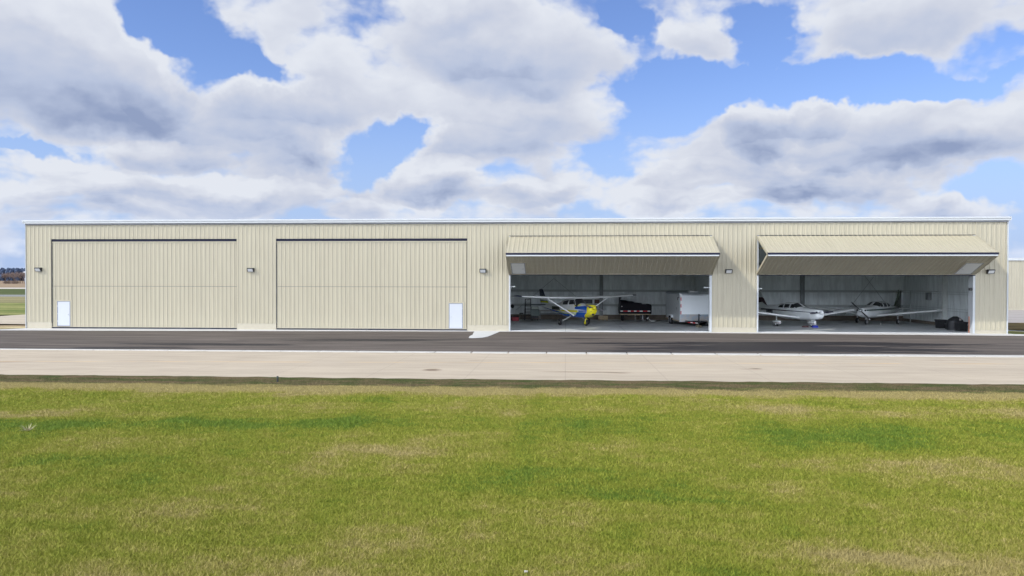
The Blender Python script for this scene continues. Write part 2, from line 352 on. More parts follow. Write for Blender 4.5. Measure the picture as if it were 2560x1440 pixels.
mb.box(XR - .62, XR - .23, 8.15, 8.17, .04, 7.8, 0); mb.box(XR - .63, XR - .61, 8.02, 8.30, .04, 7.8, 0); mb.box(XR - .7, XR - .2, 7.9, 8.4, .04, .07)
mb.build('column', mat('pale_column_paint', (.55, .58, .56), .5), bld)
for x in (-32.2, -22.9, -14.9, -5.8, 3.29, 11.95, 21.49):
    mb = MB(); mb.box(x - .1, x + .1, .5, DEP - .5, 7.25, 7.8)
    mb.build('rafter', STEEL, bld)
for a, b in (((-1.08, 3.85), (-4.6, .9)), ((-1.08, 3.85), (2.9, .6)), ((25.2, 6.5), (29.6, .6)), ((29.6, 6.5), (25.2, .6))):
    mb = MB(); mb.tube((a[0], DEP - .58, a[1]), (b[0], DEP - .58, b[1]), .015, n=6)
    mb.build('brace_rod', STEEL, bld)
mb = MB(); mb.tube((XR - .42, 14.6, .05), (XR - .42, 14.6, 2.8), .045); mb.tube((XR - .42, 14.6, 2.8), (XR - .42, 9.4, 2.8), .045)
mb.build('conduit_pipe', mat('pale_pipe', (.5, .53, .52), .5), bld)
mb = MB(); mb.bev(XR - .5, XR - .22, 11.0, 11.5, 2.1, 2.7, .02); mb.build('electric_box', STEEL, bld)
# roof, eave trim, corners
mb = MB()
mb.prism([(-.10, 7.94), (DEP / 2, 8.14), (DEP + .1, 7.94), (DEP + .1, 8.02), (DEP / 2, 8.24), (-.10, 8.10)], 'x', XL - .06, XR + .06)
mb.build('roof', mat('roof_sheet', (.62, .65, .66), .4, var=.04), bld)
mb = MB()
mb.prism([(-.09, 7.895), (-.20, 7.90), (-.20, 8.02), (-.235, 8.04), (-.235, 8.135), (-.21, 8.16), (-.09, 8.16)], 'x', XL - .10, XR + .10)
mb.build('eave_trim', WHITE, bld)
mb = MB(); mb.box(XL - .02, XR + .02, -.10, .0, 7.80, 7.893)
mb.build('trim_shadow_strip', mat('eave_shadow_grey', (.16, .17, .19), .5), bld)  # dark strip standing in for the shade under the eave trim
mb = MB(); mb.prism([(-.235, 7.93), (.1, 7.93), (DEP / 2, 8.12), (DEP / 2, 8.28), (-.235, 8.17)], 'x', XR + .10, XR + .16); mb.build('rake_trim', WHITE, bld); mb = MB()
mb.prism([(-.235, 7.93), (.1, 7.93), (DEP / 2, 8.12), (DEP / 2, 8.28), (-.235, 8.17)], 'x', XL - .16, XL - .10)
mb.build('rake_trim', WHITE, bld)
for s_, x in ((-1, XL), (1, XR)):
    mb = MB(); mb.box(min(x - .02 * -s_ * -1, x + .06 * s_), max(x - .02, x + .06 * s_), -.055, .10, .0 if s_ < 0 else 0.0, 7.9)
    mb.build('corner_trim', WHITE, bld)

# closed and open bifold doors
def wdoor(mb, x0, x1, z0, z1, y, T=None, hs=1, sill=True):
    # panel, frame, handle, hinges
    mb.box(x0 + .05, x1 - .05, y - .055, y, z0 + .04, z1 - .05, 0, T)
    for a, b, c, d in ((x0, x0 + .045, z0, z1), (x1 - .045, x1, z0, z1), (x0 + .045, x1 - .045, z1 - .045, z1)):
        mb.box(a, b, y - .07, y - .002, c, d, 1, T)
    mb.box(x0 + .045, x1 - .045, y - .066, y - .002, z0, z0 + .035, 1, T)
    hx = x1 - .16 if hs > 0 else x0 + .16
    mb.box(hx - .03, hx + .03, y - .075, y - .05, (z0 + z1) / 2 - .12, (z0 + z1) / 2 - .0, 2, T)
    mb.tube((hx, y - .10, (z0 + z1) / 2 - .06), (hx - .11 * hs, y - .10, (z0 + z1) / 2 - .06), .012, m=2, T=T, n=6)
    for q_ in (.2, .5, .8):
        e = x0 + .045 if hs > 0 else x1 - .045
        mb.box(e - .015, e + .015, y - .08, y - .05, z0 + (z1 - z0) * q_ - .05, z0 + (z1 - z0) * q_ + .05, 2, T)
def closed_door(k, wx):
    x0, x1 = DO[k]; t = 6.55; z0 = .10 - .0; seam = 3.2
    fr = MB(); fr.box(x0 + .02, x1 - .02, .12, .26, .14, 6.56)
    dr = fr.build('bifold_door', STEEL, bld)
    wx0, wx1, wz0, wz1 = wx
    g1 = MB()
    ribs(g1, (x0 + .05, .07, seam + .012), XH, ZH, YB, x1 - x0 - .09, t - .08 - seam - .012, phase(x0 + .05))
    g1.box(x0 + .04, x1 - .03, .02, .12, t - .08, t, 0)
    g1.build('upper_leaf', TAN, dr, fix=False)
    g2 = MB()
    for a, b, c, d in ((x0 + .05, wx0 - .12, z0 + .06, seam - .012), (wx1 + .12, x1 - .04, z0 + .06, seam - .012), (wx0 - .12, wx1 + .12, wz1 + .10, seam - .012)):
        ribs(g2, (a, .07, c), XH, ZH, YB, b - a, d - c, phase(a))
    for a, b, c, d in ((wx0 - .12, wx0, z0 + .06, wz1 + .1), (wx1, wx1 + .12, z0 + .06, wz1 + .1), (wx0, wx1, wz1, wz1 + .1)):
        g2.box(a, b, .035, .10, c, d)
    g2.box(x0 + .04, x1 - .03, .025, .10, z0 + .02, z0 + .06)
    g2.build('lower_leaf', TAN, dr, fix=False)
    s_ = MB(); s_.box(x0 + .02, x1 - .02, .0, .08, z0 - .05, z0 + .018); s_.box(x0 + .10, x1 - .04, .064, .072, seam - .007, seam + .007)
    s_.box(x0 + .005, x1 - .005, .03, .22, t + .01, DT[k] - .005)
    s_.box(x0 + .004, x0 + .035, .09, .2, z0 + .02, t + .01); s_.box(x1 - .028, x1 - .004, .06, .2, z0 + .02, t + .01)
    s_.build('rubber_seal', NAVY, dr)
    d_ = MB(); wdoor(d_, wx0, wx1, wz0, wz1, .09, hs=1 if k == 0 else -1)
    d_.build('walk_door', [DOORW, mat('door_frame_grey', (.18, .20, .24), .5), GALV], dr)
closed_door(0, (-38.27, -37.24, .19, 2.07))
closed_door(1, (-8.50, -7.47, .16, 2.01))

def open_door(k, prot, wx, hs):
    x0, x1 = DO[k]; zt = 6.88; zb = 4.12; zm = 5.50
    A = Vector((0, -.03, zt)); M1 = Vector((0, -prot, zm + .07)); M2 = Vector((0, -prot + .02, zm - .13)); B = Vector((0, -.02, zb))
    fr = MB()
    def leafT(a, b, out):     # local frame: x across, z along a->b, y thickness inwards
        z = (b - a).normalized(); y = z.cross(XH).normalized() * out
        return Matrix(((1, y.x, z.x, 0), (0, y.y, z.y, a.y), (0, y.z, z.z, a.z), (0, 0, 0, 1))), (b - a).length
    TU, LU = leafT(A, M1, 1)     # upper leaf, skin facing up/out
    # make sure local +y points inwards/down for the upper leaf
    if (TU.to_3x3() @ Vector((0, 1, 0))).z > 0: TU = TU @ Matrix.Diagonal((1, -1, 1, 1))
    TL, LL = leafT(B, M2, 1)
    if (TL.to_3x3() @ Vector((0, 1, 0))).z < 0: TL = TL @ Matrix.Diagonal((1, -1, 1, 1))
    W = x1 - x0
    for T, L in ((TU, LU), (TL, LL)):
        for a in (x0 + .02, x1 - .10): fr.box(a, a + .08, .04, .18, .02, L - .02, 0, T)
        for z in (.02, L / 2, L - .10): fr.box(x0 + .1, x1 - .1, .04, .16, z, z + .08, 0, T)
        n = 9
        for i in range(1, n): fr.box(x0 + W * i / n - .03, x0 + W * i / n + .03, .05, .14, .1, L - .1, 0, T)
    dr = fr.build('bifold_door', mat('pale_door_steel', (.42, .43, .40), .5), bld)
    g1 = MB(); R3 = TU.to_3x3()
    ribs(g1, TU @ Vector((x0 - .02, .02, 0)), XH, R3 @ ZH, R3 @ Vector((0, -1, 0)), W + .04, LU + .03, phase(x0 - .02))
    g1.box(x0 - .02, x1 + .02, .022, .036, 0, LU + .02, 0, TU)
    for a, b in ((x0 - .025, x0 - .0), (x1, x1 + .025)): g1.box(a, b, .0, .18, .0, LU, 0, TU)
    g1.build('upper_leaf', TAN, dr, fix=False)
    g2 = MB(); R3 = TL.to_3x3()
    wx0, wx1, wz0, wz1 = wx
    for a, b, c, d in ((x0, wx0 - .1, 0.05, LL - .03), (wx1 + .1, x1, .05, LL - .03), (wx0 - .1, wx1 + .1, wz1 + .1, LL - .03)):
        ribs(g2, TL @ Vector((a, .02, c)), XH, R3 @ ZH, R3 @ Vector((0, -1, 0)), b - a, d - c, phase(a))
    for a, b, c, d in ((wx0 - .1, wx0, .05, wz1 + .1), (wx1, wx1 + .1, .05, wz1 + .1), (wx0, wx1, wz1, wz1 + .1)):
        g2.box(a, b, -.015, .03, c, d, 0, TL)
    g2.box(x0, x1, -.02, .05, 0, .05, 0, TL)
    for a, b in ((x0 - .02, x0), (x1, x1 + .02)): g2.box(a, b, .0, .18, .0, LL, 0, TL)
    for a, b in ((x0, wx0 - .1), (wx1 + .1, x1)): g2.box(a, b, .024, .036, .05, LL - .03, 0, TL)
    g2.build('lower_leaf', TAN, dr, fix=False)
    s_ = MB(); s_.box(x0 - .02, x1 + .02, -prot - .03, -prot + .10, zm - .055, zm + .085)
    s_.box(x0 + .0, x1, -.06, .10, zb - .07, zb - .012); s_.box(x0, x1, -.05, .12, zt + .005, DT[k] + .0)
    s_.build('rubber_seal', NAVY, dr)
    s_ = MB(); s_.box(x0 + .02, x1 - .04, -prot - .02, -prot + .09, zm - .15, zm - .058); s_.build('lower_edge_rail', WHITE, dr)
    d_ = MB(); wdoor(d_, wx0, wx1, wz0, wz1, .05, T=TL, hs=hs); d_.build('walk_door', [mat('shaded_white_door', (.55, .57, .57), .5, var=.03), mat('door_frame_grey', (.3, .3, .3)), GALV], dr)
open_door(2, 2.90, (-3.86, -2.86, .14, 1.98), 1)
open_door(3, 3.05, (27.0, 28.15, .14, 2.05), -1)
# white jambs of the open doors
for x0, x1, wa, wb in ((DO[2][0], DO[2][1], .10, .16), (DO[3][0], DO[3][1], .10, .14)):
    mb = MB(); mb.box(x0 + .002, x0 + wa, -.045, .34, .02, 6.9); mb.build('door_jamb', WHITE, bld)
    mb = MB(); mb.box(x1 - wb, x1 - .002, -.045, .34, .02, 6.9); mb.build('door_jamb', WHITE, bld)
for a_, b_, z_ in ((DO[2][0] + .10, DO[2][0] + .45, 3.2), (DO[2][1] - .55, DO[2][1] - .16, 3.16), (DO[3][0] + .10, DO[3][0] + .40, 3.1)):
    mb = MB(); mb.box(a_, b_, .1, .18, z_, z_ + .06); mb.build('door_catch', WHITE, bld)
mb = MB(); mb.bev(DO[3][1] - .34, DO[3][1] - .12, .0, .2, 3.02, 3.2, .02); mb.build('door_catch', BLACK, bld)
mb = MB(); mb.box(DO[3][0] + .1, DO[3][0] + 2.2, .6, .68, 5.98, 6.06); mb.build('wind_strut', mat('cream_steel', (.6, .52, .30), .5), bld)
# white inner face of the right jamb of the fourth opening, seen from the left
mb = MB(); mb.box(DO[3][1] - .145, DO[3][1] - .142, .35, .6, .05, 6.8); mb.build('jamb_liner', WHITE, bld)
mb = MB(); mb.box(DO[3][1] - .19, DO[3][1] - .15, .40, .46, .05, 1.2); mb.build('safety_strip', mat('orange_strip', (.35, .10, .03), .6), bld)

# wall lamps
def wall_lamp(x, z, label, first=[None]):
    if first[0] is None:
        r = empty('wall_lamp', label, 'wall lamp', (x, 0, z), group='wall lamps on the hangar front')
        b = MB(); b.bev(-.24, .24, -.16, -.03, -.15, .15, .03); b.prism([(-.16, .15), (-.30, .13), (-.30, .07), (-.16, -.13)], 'x', -.24, .24)
        b.box(-.08, .08, -.035, .01, -.1, .1)
        b.build('housing', BLACK, r)
        l = MB(); l.prism([(-.305, .06), (-.165, -.125), (-.175, -.132), (-.315, .05)], 'x', -.185, .185); l.build('lens', LENS, r)
        first[0] = r
    else:
        r = copy_tree(first[0]); r.location = (x, 0, z); r['label'] = label
wall_lamp(-39.61, 4.45, 'black wall lamp at the left end of the hangar, left of the first door')
wall_lamp(-23.22, 4.43, 'black wall lamp between the two closed hangar doors')
wall_lamp(-5.98, 4.38, 'black wall lamp on the pier between the closed doors and the open ones')
wall_lamp(11.56, 4.36, 'black wall lamp on the pier between the two open hangar doors')
wall_lamp(29.48, 4.35, 'black wall lamp in the door shade at the right end of the hangar')

# ---------------- ground ----------------
def sheet(name, pts, z, m, label=None, kind='structure', depth=0.0, cat=None):
    mb = MB()
    if depth: mb.prism(pts, 'z', z - depth, z)
    else: mb.add([(x, y, z) for x, y in pts], [tuple(range(len(pts)))])
    o = mb.build(name, m); tag(o, label, cat, kind=kind)
    if not depth and o.data.polygons[0].normal.z < 0: o.data.flip_normals()
    return o
def posnodes(k):
    p = k.n.new('ShaderNodeNewGeometry').outputs['Position']; return p, k.sep(p)
def stretch(k, p, a, b): return k.v('MULTIPLY', p, (a, b, 1))

GREENS = [(-14, -38.5, 6, 1.6, 4, -.5), (6, -38, 7, 2.2, 0, -.28), (14, -37, 5, 1.5, 0, -.35), (-11, -42.2, 3, .8, 0, -.3), (2.0, -43.8, 2.6, .9, 0, -.3), (-7.5, -37.5, 3.5, 1.0, 0, -.45),
          (-17, -41.5, 3.5, 1.6, 5, .7), (-4.0, -40.6, 2.6, .9, 0, .5), (7.5, -41.2, 3.2, 1.1, 0, .28), (-15.5, -37.2, 4, .8, 0, .5), (4.4, -46.8, 2.2, .7, 0, .45), (-17, -34, 10, .9, 0, .2), (10, -34.5, 9, 1.0, 0, .3), (0, -35, 9, .8, 0, .1), (-6.5, -45.6, 2.5, .8, 0, .3)]
def lawn_tone(k, p, y):
    n = k.noise(stretch(k, p, .22, .34), 1.0, 6, .66)
    n2 = k.noise(stretch(k, p, 1.6, 2.6), 1.0, 4, .6)
    pw = k.v('ADD', p, k.v('SCALE', k.v('SUBTRACT', k.noise(p, .8, 3, .6, out='Color'), (.5, .5, .5)), sc_=1.6))
    t = k.m('MULTIPLY_ADD', k.m('SUBTRACT', n, .5), 1.75, .48)
    t = k.m('MULTIPLY_ADD', k.m('SUBTRACT', n2, .5), .85, t)
    n3 = k.noise(stretch(k, p, .42, .035), 1.0, 3, .6)
    t = k.m('MULTIPLY_ADD', k.m('SUBTRACT', n3, .5), 1.0, t)
    t = k.m('ADD', k.blobs(pw, GREENS, t), k.ss(y, -47.5, -42.5, .12, 0.0))
    edge = k.m('MULTIPLY_ADD', k.m('SUBTRACT', k.noise(stretch(k, p, .5, .8), 1.0, 6, .72), .5), 2.6, y)
    t = k.m('ADD', t, k.ss(edge, -33.0, -30.7, 0, .75))
    return t, edge
def lawn_col(k, t, edge):
    c = k.n.new('ShaderNodeValToRGB'); k.l.new(t, c.inputs[0]); r = c.color_ramp
    r.elements[0].position = 0; r.elements[0].color = (.108, .170, .018, 1); r.elements[1].position = 1; r.elements[1].color = (.32, .268, .105, 1)
    for pos, cc_ in ((.33, (.186, .214, .022)), (.58, (.225, .235, .034)), (.8, (.275, .248, .062))):
        e = r.elements.new(pos); e.color = cc_ + (1,)
    dk = k.ss(edge, -30.45, -29.8)
    vc = k.mix(k.ss(k.noise(stretch(k, k.n.new('ShaderNodeNewGeometry').outputs['Position'], .6, 1.6), 1.0, 5, .7), .38, .60), (.072, .090, .026), (.150, .115, .06))
    return k.mix(dk, c.outputs[0], vc), dk
def grass_mat():
    m, k, b = newmat('lawn_soil'); p, (x, y, z) = posnodes(k)
    t, e = lawn_tone(k, p, y); c, dk = lawn_col(k, t, e)
    fine = k.noise(p, 22, 4, .7); f = k.ss(fine, .3, .72, .42, .98)
    c = k.v('SCALE', c, sc_=f)
    k.l.new(c, b.inputs['Base Color']); b.inputs['Roughness'].default_value = .95; b.inputs['Specular IOR Level'].default_value = .1
    bn = k.n.new('ShaderNodeBump'); bn.inputs['Strength'].default_value = .7; bn.inputs['Distance'].default_value = .04
    k.l.new(fine, bn.inputs['Height']); k.l.new(bn.outputs[0], b.inputs['Normal']); return m
def blade_mat():
    m, k, b = newmat('grass_blade'); p, (x, y, z) = posnodes(k)
    t, e = lawn_tone(k, p, y)
    at = k.n.new('ShaderNodeAttribute'); at.attribute_name = 'rnd'; rn = at.outputs['Fac']
    t = k.m('ADD', t, k.m('MULTIPLY_ADD', k.m('POWER', rn, 2.0), .40, -.12))
    c, dk = lawn_col(k, t, e)
    c = k.v('SCALE', c, sc_=k.m('MULTIPLY_ADD', rn, .34, .74))
    k.l.new(c, b.inputs['Base Color']); b.inputs['Roughness'].default_value = .7; b.inputs['Specular IOR Level'].default_value = .2
    return m
def lawn_h(x, y):
    h = .05 * math.sin(x * .21 + .6) * math.sin(y * .33) + .03 * math.sin(x * .63 + y * .4) + .02 * math.sin(x * 1.3 - y * .9)
    f = min(1, max(0, (-30.2 - y) / 3)); f = f * f * (3 - 2 * f)
    return h * f - .01
mb = MB(); xs = np.linspace(-90, 90, 241); ys = np.concatenate([np.linspace(-95, -50, 24), np.linspace(-49.5, -28.1, 90)])
xs = np.linspace(-90, 90, 721)
def wob(x): return .07 * math.sin(x * 2.3) * math.sin(x * .7 + 1) + .05 * math.sin(x * 5.1 + math.sin(x * 1.7) * 2) + .04 * math.sin(x * .31)
vs = [(x, y + (wob(x) if y > -28.2 else 0), lawn_h(x, y) + (.028 if y > -28.5 else 0)) for y in ys for x in xs]; nx = len(xs)
mb.add(vs, [(j * nx + i, j * nx + i + 1, (j + 1) * nx + i + 1, (j + 1) * nx + i) for j in range(len(ys) - 1) for i in range(nx - 1)], 0, True)
tag(mb.build('lawn_ground', grass_mat(), fix=False), kind='structure')

# short mown grass blades
nr = np.random.default_rng(5)
def make_blades(n):
    # nearer the open lawn in front of the camera more blades, in a wide fan
    cy = -57.87
    d = np.exp(nr.uniform(math.log(8.6), math.log(29.4), n)); a = nr.uniform(-.92, .88, n)
    X_ = a * d * 1.0; Y_ = cy + d
    keep = (Y_ < -28.45); X_, Y_, d = X_[keep], Y_[keep], d[keep]; n = len(X_)
    H_ = np.vectorize(lawn_h)(X_, Y_)
    sc_ = (d / 11.0) ** .7
    hgt = nr.uniform(.025, .058, n) * np.where(Y_ > -31.5, .6, 1); wd = nr.uniform(.0035, .0075, n) * sc_
    th = nr.uniform(0, 2 * np.pi, n); lean = nr.uniform(.2, 1.6, n) * hgt; la = nr.uniform(0, 2 * np.pi, n)
    V = np.zeros((n, 3, 3)); V[:, 0] = np.stack([X_ - np.cos(th) * wd, Y_ - np.sin(th) * wd, H_ - .004], 1)
    V[:, 1] = np.stack([X_ + np.cos(th) * wd, Y_ + np.sin(th) * wd, H_ - .004], 1)
    V[:, 2] = np.stack([X_ + np.cos(la) * lean, Y_ + np.sin(la) * lean, H_ + hgt], 1)
    me = bpy.data.meshes.new('grass'); me.vertices.add(3 * n); me.vertices.foreach_set('co', V.reshape(-1))
    me.loops.add(3 * n); me.loops.foreach_set('vertex_index', np.arange(3 * n)); me.polygons.add(n)
    me.polygons.foreach_set('loop_start', np.arange(0, 3 * n, 3)); me.update(); me.validate()
    at = me.attributes.new('rnd', 'FLOAT', 'FACE'); at.data.foreach_set('value', nr.uniform(0, 1, n).astype(np.float32))
    me.materials.append(blade_mat()); o = bpy.data.objects.new('grass', me); COL.objects.link(o); tag(o, 'short mown green and straw coloured grass in front of the taxiway', 'grass', kind='stuff')
make_blades(780000)

# concrete taxiway
def conc_mat(name, col, stains=(), line=None, var=.09):
    m, k, b = newmat(name); p, (x, y, z) = posnodes(k)
    s = k.noise(stretch(k, p, .35, 1.6), 1.0, 6, .6); s2 = k.noise(stretch(k, p, .08, .5), 1.0, 3, .5)
    f = k.m('MULTIPLY', k.ss(s, .3, .75, 1 + var, 1 - var), k.ss(s2, .3, .7, 1.04, .94))
    f = k.m('MULTIPLY', f, k.ss(k.noise(p, 14, 3, .7), .3, .8, 1.03, .93))
    c = k.v('SCALE', tuple(col), sc_=f)
    # slab joints every 3.8 m across, one along
    jx = k.m('ABSOLUTE', k.m('SUBTRACT', k.m('FRACT', k.m('DIVIDE', x, 3.8)), .5)); c = k.mix(k.ss(jx, .493, .498, 0, .32, 'LINEAR'), c, (.2, .18, .15))
    if line:
        wob = k.m('MULTIPLY_ADD', k.m('SUBTRACT', k.noise(stretch(k, p, .3, .1), 1, 3), .5), .12, y)
        # taxi line slants a little across the slab
        yy = k.m('SUBTRACT', wob, k.m('MULTIPLY_ADD', x, line[1], line[0]))
        c = k.mix(k.m('MULTIPLY', k.ss(k.m('ABSOLUTE', yy), .07, .13, .42, 0), k.ss(k.noise(stretch(k, p, .5, .5), 1, 4), .35, .6)), c, (.62, .38, .12))
    if stains:
        pw = k.v('ADD', p, k.v('MULTIPLY', k.v('SUBTRACT', k.noise(p, 2.5, 3, .6, out='Color'), (.5, .5, .5)), (.5, .25, 0)))
        c = k.mix(k.m('MINIMUM', k.blobs(pw, stains, 0.0), .85), c, (.13, .09, .055))
    k.l.new(c, b.inputs['Base Color']); b.inputs['Roughness'].default_value = .85; b.inputs['Specular IOR Level'].default_value = .25
    bn = k.n.new('ShaderNodeBump'); bn.inputs['Strength'].default_value = .25; bn.inputs['Distance'].default_value = .01
    k.l.new(k.noise(p, 60, 2, .6), bn.inputs['Height']); k.l.new(bn.outputs[0], b.inputs['Normal'])
    return m
ST = [(-5.51, -25.1, .38, .38, 0, 1.3), (.1, -25.4, 1.1, .22, 0, .5), (1.35, -25.42, .8, .25, 0, .55), (2.15, -25.55, .55, .25, 0, .6), (8.0, -23.6, .28, .22, 0, .8), (7.55, -23.8, .35, .15, 0, .4),
      (-25.3, -23.5, 1.3, .3, 5, .4), (-19, -22.4, 2.2, .15, 5, .25), (-15, -20.8, 1, .15, 0, .2), (14, -19.2, 2.2, .2, -4, .3), (17.5, -19.4, 1.4, .2, 0, .25), (-4.2, -21.2, .5, .15, 0, .3), (13, -22.3, 1.5, .25, 0, .15), (20, -24.5, 2, .5, 0, .12)]
TAXI = conc_mat('taxiway_concrete', (.385, .332, .256), ST, line=(-21.8, .055))
sheet('taxiway', [(-160, -28.2), (160, -28.2), (160, -17.0), (-160, -17.0)], .006, TAXI)
# white kerb strip, cast in lengths
KERBM = mat('kerb_concrete', (.39, .385, .36), .8, var=.07, bump=.1)
mb = MB(); x = -80.0; kx = [-6.67, -4.78, -2.9, -.96, 1.06, 3.1, 5.33, 7.53, 9.66]
edges = [kx[0] - 2.0 * i for i in range(40, 0, -1)] + kx + [kx[-1] + 2.05 * i for i in range(1, 40)]
for a, b in zip(edges[:-1], edges[1:]):
    gp = .035 if -7 < a < 12 else .012
    ya = -16.95 + .3 * max(-1, min(1, a / 30)) + (.0); yb = ya
    mb.bev(a + gp, b - gp, -17.55, ya, -.05, .045, .012)
tag(mb.build('kerb', KERBM), kind='structure')

# asphalt apron
def asphalt():
    m, k, b = newmat('asphalt'); p, (x, y, z) = posnodes(k)
    s = k.noise(stretch(k, p, .12, 1.8), 1.0, 7, .68); s2 = k.noise(stretch(k, p, .05, .35), 1.0, 3, .5)
    c = k.mix(k.ss(s, .3, .72), (.056, .047, .040), (.140, .120, .104))
    c = k.v('SCALE', c, sc_=k.ss(s2, .3, .7, .85, 1.12))
    c = k.v('SCALE', c, sc_=k.ss(k.noise(p, 25, 3, .8), .3, .8, .85, 1.2))
    # pale scratches along the roller passes
    ln = k.noise(stretch(k, p, .10, 5.5), 1.0, 3, .75); c = k.mix(k.ss(ln, .60, .74, 0, .6), c, (.24, .215, .20))
    WET = [(12, -13.3, 13, 4.2, 0, .85), (17, -9.6, 10, 1.3, 0, .75), (-21, -13.2, 5.5, 1.1, 0, .8), (-24, -15.8, 6, .9, 6, .7), (-30, -17, 8, .7, 0, .7), (-13, -9.4, 9, 1.1, 2, .85),
           (1, -6.8, 3, .9, 0, .6), (4, -10.2, 6, .7, 0, .65), (2, -16.8, 8, .7, 0, .7), (-6.5, -8.0, 3, .5, 5, .5)]
    wn_ = k.noise(stretch(k, p, .16, 1.25), 1.0, 6, .62)
    wet = k.ss(k.m('MULTIPLY_ADD', k.m('SUBTRACT', wn_, .5), 2.6, k.blobs(p, WET, 0.0)), .38, .60)
    c = k.mix(k.m('MULTIPLY', wet, .95), c, (.018, .016, .017))
    k.l.new(c, b.inputs['Base Color'])
    k.l.new(k.m('MULTIPLY_ADD', wet, -.25, .9), b.inputs['Roughness']); b.inputs['Specular IOR Level'].default_value = .2
    bn = k.n.new('ShaderNodeBump'); bn.inputs['Strength'].default_value = .3; bn.inputs['Distance'].default_value = .01
    k.l.new(k.noise(p, 50, 3, .7), bn.inputs['Height']); k.l.new(bn.outputs[0], b.inputs['Normal'])
    return m
sheet('asphalt_apron', [(-160, -17.3), (160, -17.3), (160, -1.5), (48, -.4), (31, -1.2), (31, 1.5), (-40.4, 1.5), (-41, -1.4), (-60, -1.0), (-160, -1.0)], .002, asphalt())
PADM = conc_mat('pale_concrete', (.47, .47, .455), var=.05)
sheet('door_sill_slab', [(-42.4, -2.4), (-30, -1.9), (-15, -1.0), (-4, -.5), (10, -.75), (30, -1.75), (33, -1.9), (33.5, -.9), (31, -.3), (30.8, .2), (-40.8, .2), (-41, -.3)], .012, PADM, depth=.05)
pad = [(-6.18, -6.99), (-6.3, -5.5), (-6.25, -4.2), (-6.4, -2.6), (-6.5, -.9), (-4.7, -.7), (-4.85, -2.8), (-4.95, -4.4), (-5.1, -5.9), (-5.35, -6.7), (-5.75, -7.0)]
sheet('door_step_pad', pad, .022, mat('step_concrete', (.45, .46, .455), .8, var=.05, bump=.1), depth=.05)
# hangar floor
m, k, b = newmat('sealed_floor'); p, (x, y, z) = posnodes(k)
c = k.v('SCALE', (.48, .50, .50), sc_=k.m('MULTIPLY', k.ss(k.noise(stretch(k, p, .6, .6), 1, 5, .6), .3, .7, .85, 1.1), 1.0))
jx = k.m('ABSOLUTE', k.m('SUBTRACT', k.m('FRACT', k.m('DIVIDE', x, 4.3)), .5)); jy = k.m('ABSOLUTE', k.m('SUBTRACT', k.m('FRACT', k.m('DIVIDE', y, 4.2)), .5))
c = k.mix(k.m('MULTIPLY', k.ss(k.m('MAXIMUM', jx, jy), .492, .497), .5), c, (.08, .08, .08))
k.l.new(c, b.inputs['Base Color']); b.inputs['Roughness'].default_value = .42
sheet('hangar_floor', [(XL + .1, .15), (XR - .1, .15), (XR - .1, DEP - .1), (XL + .1, DEP - .1)], .04, m, depth=.06)

# wide ground and fields
def field_mat(name, c1, c2, sx=.02, sy=.2, sc1=1.0, fine=3.0):
    m, k, b = newmat(name); p, (x, y, z) = posnodes(k)
    n = k.noise(stretch(k, p, sx, sy), sc1, 6, .65); n2 = k.noise(p, fine, 3, .7)
    c = k.mix(k.ss(n, .35, .65), c1, c2); c = k.v('SCALE', c, sc_=k.ss(n2, .3, .7, .8, 1.15))
    k.l.new(c, b.inputs['Base Color']); b.inputs['Roughness'].default_value = .95; b.inputs['Specular IOR Level'].default_value = .1
    return m
G0 = field_mat('rough_grass', (.10, .15, .035), (.36, .31, .12), .06, .22, 1.0, 1.2)
sheet('ground', [(-9000, -9000), (9000, -9000), (9000, 9000), (-9000, 9000)], -.12, G0)
B0, B1 = -1500, 1500
sheet('airfield_grass', [(B0, 62), (-40, 62), (-40, 21.5), (B0, 21.5)], -.02, field_mat('bright_grass', (.08, .125, .025), (.27, .26, .10), .05, .3, 1.0, 1.0))
sheet('dry_grass_strip', [(B0, 104), (B1, 104), (B1, 60), (B0, 60)], -.03, field_mat('dry_grass', (.17, .16, .08), (.27, .24, .12), .03, .2))
sheet('runway', [(B0, 123), (B1, 123), (B1, 104), (B0, 104)], -.02, field_mat('runway_asphalt', (.17, .18, .17), (.24, .25, .24), .01, .1))
sheet('green_strip', [(B0, 229), (B1, 229), (B1, 123), (B0, 123)], -.03, field_mat('green_crop', (.055, .075, .025), (.085, .105, .035), .01, .1))
sheet('gravel_road', [(B0, 270), (B1, 270), (B1, 229), (B0, 229)], -.02, field_mat('pale_gravel', (.42, .40, .35), (.5, .47, .42)))
sheet('harvested_field', [(-3000, 3000), (3000, 3000), (3000, 270), (-3000, 270)], -.05, field_mat('stubble', (.19, .13, .085), (.30, .235, .155), .004, .03))
# taxiway leading away on the left, with dirt edges
sheet('side_taxiway', [(-160, 20.5), (-56.8, 19.0), (-56.6, 22.9), (-40.6, 31), (-40.6, 1.8), (-44.6, 5.4), (-47.0, 5.6), (-60, 4.0), (-160, 2)], .0, conc_mat('side_concrete', (.42, .37, .29)))
sheet('dirt_edge', [(-160, 1.2), (-47, 3.4), (-42.0, 4.6), (-40.7, 5.6), (-40.7, 2.7), (-43.5, 1.6), (-47, .5), (-160, -1.0)], .006, field_mat('brown_dirt', (.13, .085, .045), (.36, .29, .19), .15, 1.6, 1.0, 4.0))
sheet('verge', [(-160, -.6), (-47, .9), (-41.0, 2.9), (-40.75, .3), (-42.6, -1.2), (-50, -1.9), (-160, -3)], .010, field_mat('straw_verge', (.18, .14, .07), (.52, .44, .26), .15, 1.0, 1.0, 4.0))
